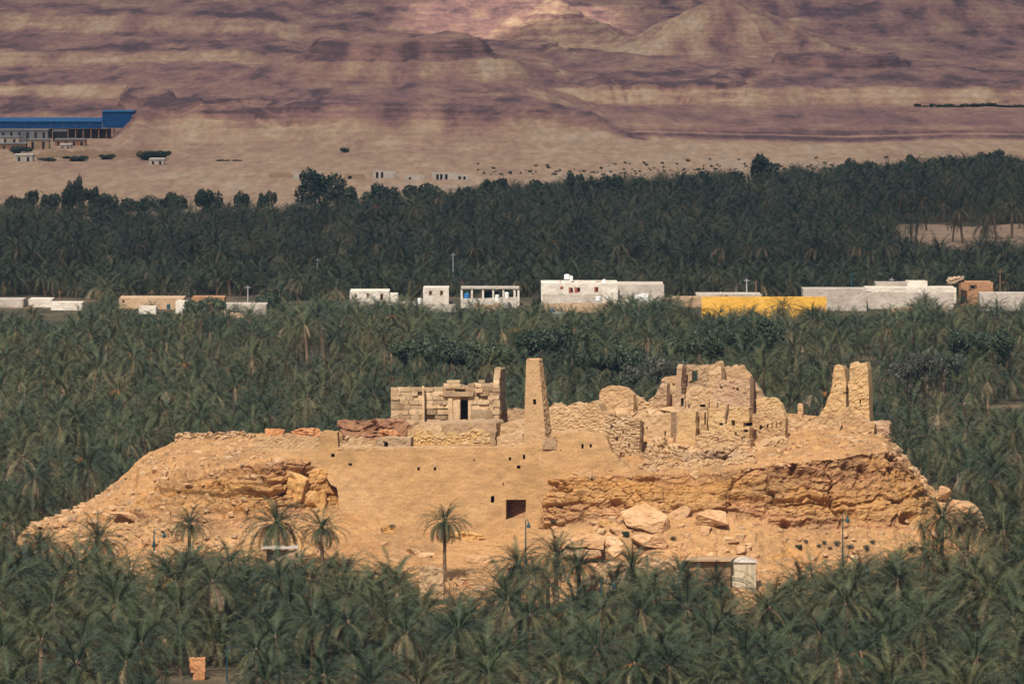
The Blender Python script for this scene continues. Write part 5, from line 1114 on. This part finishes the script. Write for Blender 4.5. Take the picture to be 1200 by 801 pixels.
house(455, 466, 344, 356, 1399, 6, LW, 'small annex right of the low white house')
house(496, 526, 337, 356, 1398, 9, LW, 'square white house left of the blue tank', [(503,506,341,345), (516,519,341,345)])
house(634, 724, 332, 360, 1392, 14, LW, 'long white house with red shuttered windows and rooftop clutter', [(667,671.5,337,342.5), (674,680,336.5,342), (697,701,336.5,341.5), (657,659.5,336,338)], shut=M['shutter'], jag=0.03)
house(723.6, 778, 333.5, 358, 1390.5, 14, BW, 'high pale block wall house joined to the right of the long white house', jag=0.02)
house(641, 661, 366, 378, 1338, 4, M['white_paint'], 'tiny white pump house with a blue tank among the palms')
house(776, 790, 350, 360, 1388, 5, M['brick_wall'], 'small red brick shed beside the high pale wall')
house(788, 824, 348, 360, 1390, 6, TW, 'low brown ruined walls left of the yellow wall', jag=0.4)
house(822, 968, 347.5, 376, 1352, 0.9, M['yellow_wall'], 'long bright yellow wall among the palms', name='yellow_wall', cat='wall', jag=0.01, skew=0.3)
house(816, 892, 344.5, 356, 1394, 9, BW, 'grey block house behind the left half of the yellow wall', [(850,853,346,347.4)])
house(941, 1015, 338.5, 364, 1402, 9, BW, 'pale block yard wall right of the yellow wall', jag=0.02)
house(1013, 1117, 342.5, 362, 1391, 3, BW, 'long low block wall in front of the stepped white house', jag=0.03)
house(1014, 1120, 337, 350, 1404, 9, LW, 'long white house behind the low block wall', jag=0.03)
house(1026, 1086, 331, 342, 1412, 7, BW, 'upper storey block of the stepped white house', [(1063,1066.5,331.8,338)], jag=0.02)
house(1062, 1086, 329, 342, 1411, 5, LW, 'small white stair room on top of the stepped white house', jag=0.02)
house(1126, 1163, 330.5, 352, 1396, 8, M['brick_wall'], 'orange brick house at the right of the village', [(1136,1143,334,339)], jag=0.1)
house(1148, 1215, 343, 364, 1380, 6, BW, 'long block wall at the right edge of the picture', jag=0.02)
house(436, 466, 308.5, 317, 1520, 7, LW, 'lone white flat roofed house deep in the far forest')
house(941, 966, 360, 376, 1346, 4, TW, 'low tan shed hidden under palms right of the yellow wall')
# long garden walls
def yard(px0, px1, yt, yb, Y, mat, label, jag=0.15, slope=0.0, th=0.35):
    if 1340 < Y < 1420: Y = min(Y - 28, P_ground(yb))
    r_ = empty('yard_wall', P((px0 + px1) / 2, yb, Y), label, 'wall')
    wall('wall', px0, px1, Y, Y, [(px0, yt), (px1, yt + slope)], flat_top(yb + 8), mat, th=th, res=0.3, rough=0.04, jag=jag, seed=int(px0) % 91, parent=r_)
yard(411, 488, 353, 358, 1378, BW, 'low grey block wall in front of the low white house', 0.04)
yard(488, 534, 356, 362, 1374, BW, 'low block wall in front of the square white house', 0.05)
yard(540, 606, 350, 358, 1388, LW, 'whitewashed wall below the open concrete frame', 0.04, -2)
yard(636, 706, 344.5, 358, 1385, BW, 'plain block yard wall in front of the long white house', 0.03, 0)
yard(636, 760, 355, 360, 1372, TW, 'low tan mud wall running below the long white house', 0.1)
yard(556, 590, 357, 368, 1366, TW, 'broken tan yard wall left of the dark palm', 0.4)
yard(712, 745, 354, 372, 1362, LW, 'short whitewashed yard wall behind the tall pale palm', 0.5)
yard(744, 760, 345, 358, 1374, M['white_paint'], 'white rounded shelter wall beside the tall pale palm', 0.4)
yard(1040, 1110, 360, 372, 1352, TW, 'tan mud bank wall under the low block wall at the right', 0.5)
# open concrete frame
fr = empty('concrete_frame', P(576, 352, 1368), 'unfinished flat roofed concrete frame with open bays', 'house')
for px in (541, 553, 566, 578, 590, 603, 607.5):
    a, b = P(px, 352, 1368), P(px, 338.5, 1368)
    for dy in (0, 6):
        mb = MB(); mb.box(a.x - 0.2, a.x + 0.2, 1368 + dy, 1368.4 + dy, a.z - 1.5, b.z); mb.build('pillar', LW, fr)
a, b = P(540, 338.5, 1368), P(608.5, 337, 1368); mb = MB(); mb.box(a.x, b.x, 1367.8, 1374.8, a.z + .003, b.z); mb.build('roof_slab', BW, fr)
a, b = P(541.5, 352, 1374), P(607, 341, 1374); mb = MB(); mb.box(a.x + 4, b.x - 4, 1374.45, 1374.7, a.z - 1, b.z); mb.build('back_wall', M['dark'], fr)  # near-black panel: the shade of the open bays is put into its colour
# tanks, poles and roof clutter
def tank(px, yb, Y, wpx, hpx, mat, label, group=None):
    Y -= 28; b = P(px, yb, Y); r_ = wpx * Y / F / 2; h_ = hpx * Y / F; root = empty('water_tank', b, label, 'water tank', group)
    mb = MB(); mb.tube([(0, 0, 0), (0, 0, h_ * 0.3), (0, 0, h_ * 0.32), (0, 0, h_ * 0.6), (0, 0, h_ * 0.62), (0, 0, h_ * 0.85), (0, 0, h_ * 0.95)], [r_, r_, r_ * .96, r_, r_ * .96, r_, r_ * 0.6], 14); bd = mb.build('body', mat, None, False); bd.parent = root
    mb = MB(); mb.tube([(0, 0, h_ * 0.951), (0, 0, h_)], [r_ * 0.35, r_ * 0.3], 10); o = mb.build('lid', mat); o.parent = bd
tank(664.5, 327, 1396, 7, 6, M['white_paint'], 'larger white water tank on the long white house\'s roof')
tank(669.5, 328, 1396, 4, 5, M['white_paint'], 'smaller white tank beside the larger one on the roof')
tank(655, 333, 1395, 5, 5, LW, 'squat pale tank at the left of the long white roof')
tank(547, 350, 1393, 6, 7, M['blue_tank'], 'blue water tank left of the open concrete frame')
tank(647, 366, 1339, 6, 4, M['blue_tank'], 'blue tank on the tiny white pump house')
tank(582.5, 352, 1385, 5, 7, M['white_paint'], 'white tank in front of the middle of the concrete frame')
tank(594, 349, 1386, 5, 7, M['white_paint'], 'white tank in front of the right bays of the concrete frame')
tank(492, 356, 1384, 6, 7, M['white_paint'], 'white tank on the low wall left of the square white house')
tank(255.5, 355, 1383, 5.5, 7, M['white_paint'], 'white tank beside the brick hut')
tank(197.5, 362, 1366, 4.5, 6, M['lamp_metal'], 'small green tank before the long tan house')
tank(701, 352, 1380, 7, 5, M['white_paint'], 'white tank in front of the yard wall of the long white house')
tank(845, 345, 1396, 4, 3, LW, 'small pale tank on the grey block house')
tank(708, 331, 1396, 4, 4, M['white_paint'], 'white tank at the right end of the long white roof')
tank(698, 331.5, 1396, 3.5, 3.5, LW, 'pale tank in the middle of the long white roof')
rng = random.Random(17)
for k in range(12):
    x = 672 + k * 4.4; me = hull_mesh(300 + k, rng.uniform(.25, .6), .4, rng.uniform(.15, .4), rng.choice((M['tan_wall'], LW, M['limewash'])), 0); o = link('roof_clutter', me); o.location = P(x, 330.6, 1369)
    tag(o, 'small heap of old things on the long white house\'s roof', 'rubble heap', 'clutter on the long white roof')
me = hull_mesh(330, 1.9, 1.2, 1.1, M['palm_skirt'], 3, 0.25); o = link('dry_palm_heap', me); o.location = P(1121, 329, 1366); tag(o, 'heap of dry palm waste on the wall left of the orange brick house', 'heap')
me = hull_mesh(331, 2.6, 1.5, 1.6, M['tan_wall'], 3, 0.06); o = link('earth_heap', me); o.location = P(275, 374, 1318); tag(o, 'beige earth heap before the block house on the left', 'heap')
for (px, yt, yb, Y, mat, lab) in [(1172, 316, 350, 1385, 'wood', 'brown wooden pole right of the orange brick house'), (290.5, 334, 358, 1386, 'concrete_pole', 'pale utility pole behind the block house on the left'), (178, 340, 360, 1395, 'wood', 'thin pole above the long tan house'),
        (886, 328, 348, 1400, 'wood', 'left one of the two thin poles behind the yellow wall'), (875, 326, 348, 1402, 'concrete_pole', 'right hand thin pole beside the other behind the yellow wall'), (998, 318, 345, 1410, 'lamp_metal', 'green pole behind the pale block yard wall'),
        (1045, 325, 340, 1415, 'concrete_pole', 'thin mast over the stepped white house'), (531, 296, 340, 1440, 'concrete_pole', 'tall pale mast rising from the forest behind the village'), (70, 340, 358, 1400, 'wood', 'thin pole above the low houses at the far left'), (115, 340, 360, 1402, 'wood', 'lone thin pole right of the low houses at the far left'), (372, 302, 330, 1470, 'concrete_pole', 'pale pole in the far forest left of the middle')]:
    Y -= 26; a, b = P(px, yb, Y), P(px, yt, Y); root = empty('utility_pole', a, lab, 'pole')
    mb = MB(); mb.tube([(0, 0, -1), (0, 0, b.z - a.z)], [0.16, 0.10], 8); o = mb.build('pole', M[mat]); o.parent = root
    mb = MB(); mb.box(-0.55, 0.55, -0.16, -0.1, b.z - a.z - 0.5, b.z - a.z - 0.38); o = mb.build('crossbar', M[mat]); o.parent = root

# ------------------------------------------------------------------ far side: blue shed, low buildings, huts
bs = empty('blue_shed', P(60, 168, 2345), 'long blue metal factory shed below the desert ledges at the far left', 'shed')
def quadbox(name, px0, px1, yt, yb, Y, dep, mat, parent):
    a, b = P(px0, yb, Y), P(px1, yt, Y); mb = MB(); mb.box(a.x, b.x, Y, Y + dep, a.z, b.z); return mb.build(name, mat, parent)
x0, x1 = xz(-60, 150, 2345)[0], xz(119.6, 150, 2345)[0]
for k in range(12):
    xa, xb = x0 + (x1 - x0) * k / 12 + .02, x0 + (x1 - x0) * (k + 1) / 12 - .02; zb = xz(0, 150.5, 2345)[1]; zt = xz(0, 142.2, 2345)[1]; mb = MB(); mb.box(xa, xb, 2345, 2345.3, zb, zt); mb.build('wall_panel', M['blue_sheet'], bs)
zt = xz(0, 142.2, 2345)[1]; zr = xz(0, 138, 2360)[1]; mb = MB()
mb.add([(x0, 2344.6, zt), (x1, 2344.6, zt), (x1, 2363, zr), (x0, 2363, zr), (x0, 2344.6, zt - .25), (x1, 2344.6, zt - .25), (x1, 2363, zr - .25), (x0, 2363, zr - .25)], [(0,1,2,3), (4,7,6,5), (0,4,5,1), (1,5,6,2), (2,6,7,3), (3,7,4,0)]); mb.build('roof', M['blue_roof'], bs)
quadbox('end_block', 119.9, 156, 131.5, 150, 2344, 16, M['blue_sheet'], bs); quadbox('end_roof', 119.6, 156.5, 130.6, 131.4, 2343.6, 17, M['blue_roof'], bs)
quadbox('rear_wall', -60, 130, 150.8, 168, 2361, 1, M['tan_wall'], bs)
for px in range(-20, 134, 9): quadbox('post', px, px + 1.2, 150.6, 168, 2345.5, 0.4, M['brick_wall'], bs)
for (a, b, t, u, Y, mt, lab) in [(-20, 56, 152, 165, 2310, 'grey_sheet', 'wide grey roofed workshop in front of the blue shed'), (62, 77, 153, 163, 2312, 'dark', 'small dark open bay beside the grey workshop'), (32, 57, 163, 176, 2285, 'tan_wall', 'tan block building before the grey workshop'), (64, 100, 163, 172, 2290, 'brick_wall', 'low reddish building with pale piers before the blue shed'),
        (-10, 22, 160, 170, 2296, 'block_wall', 'pale low building at the extreme left under the workshop'), (-10, 30, 168, 176, 2280, 'brick_wall', 'low red building at the extreme left'), (17, 38, 181, 190, 2200, 'limewash', 'pale ruined hut at the left of the sandy flat'), (175, 192, 186, 194, 2170, 'limewash', 'lone pale block hut on the sandy flat'), (70, 83, 169, 175, 2282, 'limewash', 'tiny white hut below the reddish building')]:
    Y = min(Y, P_ground(u))
    root = empty('workshop', P((a + b) / 2, u, Y), lab, 'building'); quadbox('wall', a, b, t + 1.2, u + 6, Y, 8, M[mt], root); quadbox('roof', a - .5, b + .5, t, t + 1.18, Y - .3, 8.6, M['grey_sheet'] if mt != 'limewash' else M['limewash'], root)
    n_ = max(2, int((b - a) / 9))
    for k in range(n_):
        c = a + (b - a) * (k + 0.5) / n_; quadbox('doorway', c - 1.4, c + 1.4, t + 3, u + 2, Y - 0.06, 0.05, M['dark'], root)  # thin near-black slab on the wall, painted as the shade inside a door
yard(40, 178, 178.5, 184, P_ground(186), TW, 'long low broken wall across the sandy flat at the left', 0.5, -5, 0.6)
yard(316, 352, 203, 208, P_ground(209), TW, 'low tan wall left of the row of huts', 0.3)
for (a, b, t, u, dr) in [(344, 377, 202, 210, (351, 356, 361, 366, 371)), (404, 427, 204, 210, (409,)), (438, 464, 200, 209, (441, 446)), (475, 498, 205, 210, (479,)), (507, 535, 202, 210.5, (511, 516, 522)), (533, 549, 204, 210.5, (537, 543))]:
    lab = {344: 'left hut of the row, with several dark doorways', 404: 'second hut of the row, low and cream', 438: 'third hut of the row, taller with a dark door', 475: 'fourth hut of the row, faint and low', 507: 'fifth hut of the row, pale with dark openings', 533: 'right hand end hut of the row'}[a]
    HY = P_ground(u + 1)
    root = empty('desert_hut', P((a + b) / 2, u, HY), lab, 'hut')
    wall('wall', a, b, HY, HY, flat_top(t), flat_top(u + 3), M['limewash'] if a != 404 else M['tan_wall'], th=0.5, holes=[(q, q + 3, t + 2.2, u + 3) for q in dr], res=0.35, rough=0.03, jag=0.12, seed=a % 50, parent=root)
    quadbox('rear_wall', a, b, t + 1.5, u + 3, HY + 4, 0.6, M['tan_wall'], root); quadbox('roof', a + .4, b - .4, t + 1, t + 2, HY + .6, 3.3, M['tan_wall'], root)
rng = random.Random(77)
for (px, py, w, h_) in [(22,181,26,12), (95,190,30,8), (60,190,20,6), (128,188,20,8), (172,189,30,14), (185,187,20,12), (278,190,8,4), (404,180,10,8), (262,190,12,4)]:
    tree(px, py, min(P_ground(py), 2240), w, h_, rng.choice((0, 1)), 'dark bush by the low buildings on the sandy flat', 'dark bushes by the low buildings at the far left', 'desert_bush', rng)
for k in range(18): # row of shrubs on the right hand flat
    px = 1076 + k * 7.2 + rng.uniform(-2, 2); tree(px, pix((px - 600) / F * 2590, 2590, float(desert_height(np.array([[px]]), np.array([[2590.0]]))[0, 0]))[1] + 1, 2590, rng.uniform(6, 13), rng.uniform(3, 7), rng.choice((0, 1)), 'dark shrub in the straight row across the right hand desert flat', 'row of dark shrubs on the right hand flat', 'desert_bush', rng)
# low scrub in front of the far forest, too small to count
sv = []
rng = random.Random(5)
for k in range(170):
    px = rng.uniform(560, 1130) if k < 400 else rng.uniform(0, 560); py = rng.gauss(200, 5) - (px - 800) * 0.018
    Y = P_ground(py)
    if 1800 < Y < 2320:
        x = (px - 600) / F * Y; z = float(desert_height(np.array([[px]]), np.array([[Y]]))[0, 0]); sv.append((x, Y, z + 0.2, rng.uniform(0.2, 0.7), rng.randrange(2)))
sc_src = bpy.data.collections.new('scrub_kinds')
for k in range(2): sc_src.objects.link(bpy.data.objects.new('scrub_kind_%s' % 'ab'[k], leafy(20 + k, M['scrub'] if k else M['olive_leaf'], 160, 4, 0.6, 'scrub_kind', 0.3)))
gn_scatter('desert_scrub', sv, sc_src, 'sparse low scrub on the sand beyond the palm forest', seed=8)
# ------------------------------------------------------------------ air
HAZE = 0.000028
if HAZE:
    mb = MB(); mb.box(-1500, 1500, -60, 7000, -2, 112)
    t = bpy.data.materials.new('haze'); t.use_nodes = True; n_ = t.node_tree; n_.nodes.remove(n_.nodes['Principled BSDF'])
    pv = n_.nodes.new('ShaderNodeVolumePrincipled'); pv.inputs['Density'].default_value = HAZE; pv.inputs['Color'].default_value = (0.32, 0.58, 1.0, 1)
    n_.links.new(pv.outputs[0], n_.nodes['Material Output'].inputs['Volume'])
    tag(mb.build('haze', t), 'thin bluish air over the whole oasis', kind='stuff')

# things that would share a label are told apart by their place in the row
cam_v = {}
for o in list(C.objects):
    if o.parent is None and 'label' in o and 'category' in o: cam_v.setdefault(o['label'], []).append(o)
ORD = ['first', 'second', 'third', 'fourth', 'fifth', 'sixth', 'seventh', 'eighth', 'ninth', 'tenth', 'eleventh', 'twelfth', 'thirteenth', 'fourteenth', 'fifteenth', 'sixteenth', 'seventeenth', 'eighteenth', 'nineteenth', 'twentieth']
for lab, os_ in cam_v.items():
    if len(os_) < 2: continue
    os_.sort(key=lambda o: pix(o.location.x, o.location.y, o.location.z)[0])
    for i, o in enumerate(os_):
        w = 'leftmost' if i == 0 else 'rightmost' if i == len(os_) - 1 else ORD[min(i, 19)] + ' from left'
        o['label'] = '%s, %s' % (lab, w)

gp = []
for k in range(40):
    a_ = 2 * math.pi * k / 40; rr_ = 1 + 0.22 * math.sin(3 * a_) + 0.12 * math.sin(7 * a_ + 1); gp.append((112 + 30 * rr_ * math.cos(a_), 1662 + 62 * rr_ * math.sin(a_), 0.06))
me = mesh('sandy_clearing', gp, [tuple(range(40))], earth('pale_clearing_sand', [(0.26,0.17,0.105), (0.33,0.215,0.135), (0.38,0.255,0.165)], 0.08, 0.6, 0.2)); tag(link('sandy_clearing', me), 'pale sandy clearing in the far palm forest at the right', kind='structure')
# ------------------------------------------------------------------ broken cloud deck high overhead: it shades the far groves and hills, the sun breaks through between
cx_, cy_ = -sdir.x, -sdir.y
CZ = 1700.0; off = Vector((sdir.x, sdir.y, 0)) * (CZ / sdir.z)
gx = np.linspace(-1100, 1100, 90); gy = np.linspace(1350, 5600, 150); GX, GY = np.meshgrid(gx, gy, indexing='ij')
pxc = 600 + F * GX / GY; 
cov = 0.80 + 0.55 * fbm(GX / 420, GY / 900, 0, 2, 131) + 0.5 * (1 - sm(0, 60, np.abs(GY - 1640)))
cov += sm(1355, 1440, GY + 14 * fbm(GX / 60, 0, 0, 3, 132)) * 0.6 - 0.6
for (a, b, r1_, r2_) in ((600, 3900, 150, 420), (820, 2560, 330, 140)):
    cov -= 1.0 * np.exp(-(((pxc - a) / r1_) ** 2 + ((GY - b) / r2_) ** 2) ** 1.5)
cov += np.where(GY < 2050, 0.8 * sm(1370, 1440, GY), 0)
T_ = np.clip(cov, 0.0, 1.2) ** 0.5 * (60 + 35 * fbm(GX / 90, GY / 90, 4, 4, 133))
v_, f_ = [], []; idx = np.arange(GX.size).reshape(GX.shape)
up_ = CZ + T_ ; dn_ = CZ - 0.25 * T_
V2 = np.concatenate([np.stack([GX + off.x, GY + off.y, up_], -1).reshape(-1, 3), np.stack([GX + off.x, GY + off.y, dn_], -1).reshape(-1, 3)])
on = (cov[:-1, :-1] > 0.04) & (cov[1:, :-1] > 0.04) & (cov[1:, 1:] > 0.04) & (cov[:-1, 1:] > 0.04); n0 = GX.size
for i, j in np.argwhere(on):
    a, b, c, d = idx[i, j], idx[i+1, j], idx[i+1, j+1], idx[i, j+1]
    f_.append((a, b, c, d)); f_.append((n0 + a, n0 + d, n0 + c, n0 + b))
used = sorted({q for w_ in f_ for q in w_}); mp = {q: i for i, q in enumerate(used)}
cm = mesh('cloud', V2[used], [tuple(int(mp[q]) for q in w_) for w_ in f_], M['cloud'], None, True)
tag(link('cloud', cm), 'broken thin cloud high over the far side of the valley', kind='stuff')
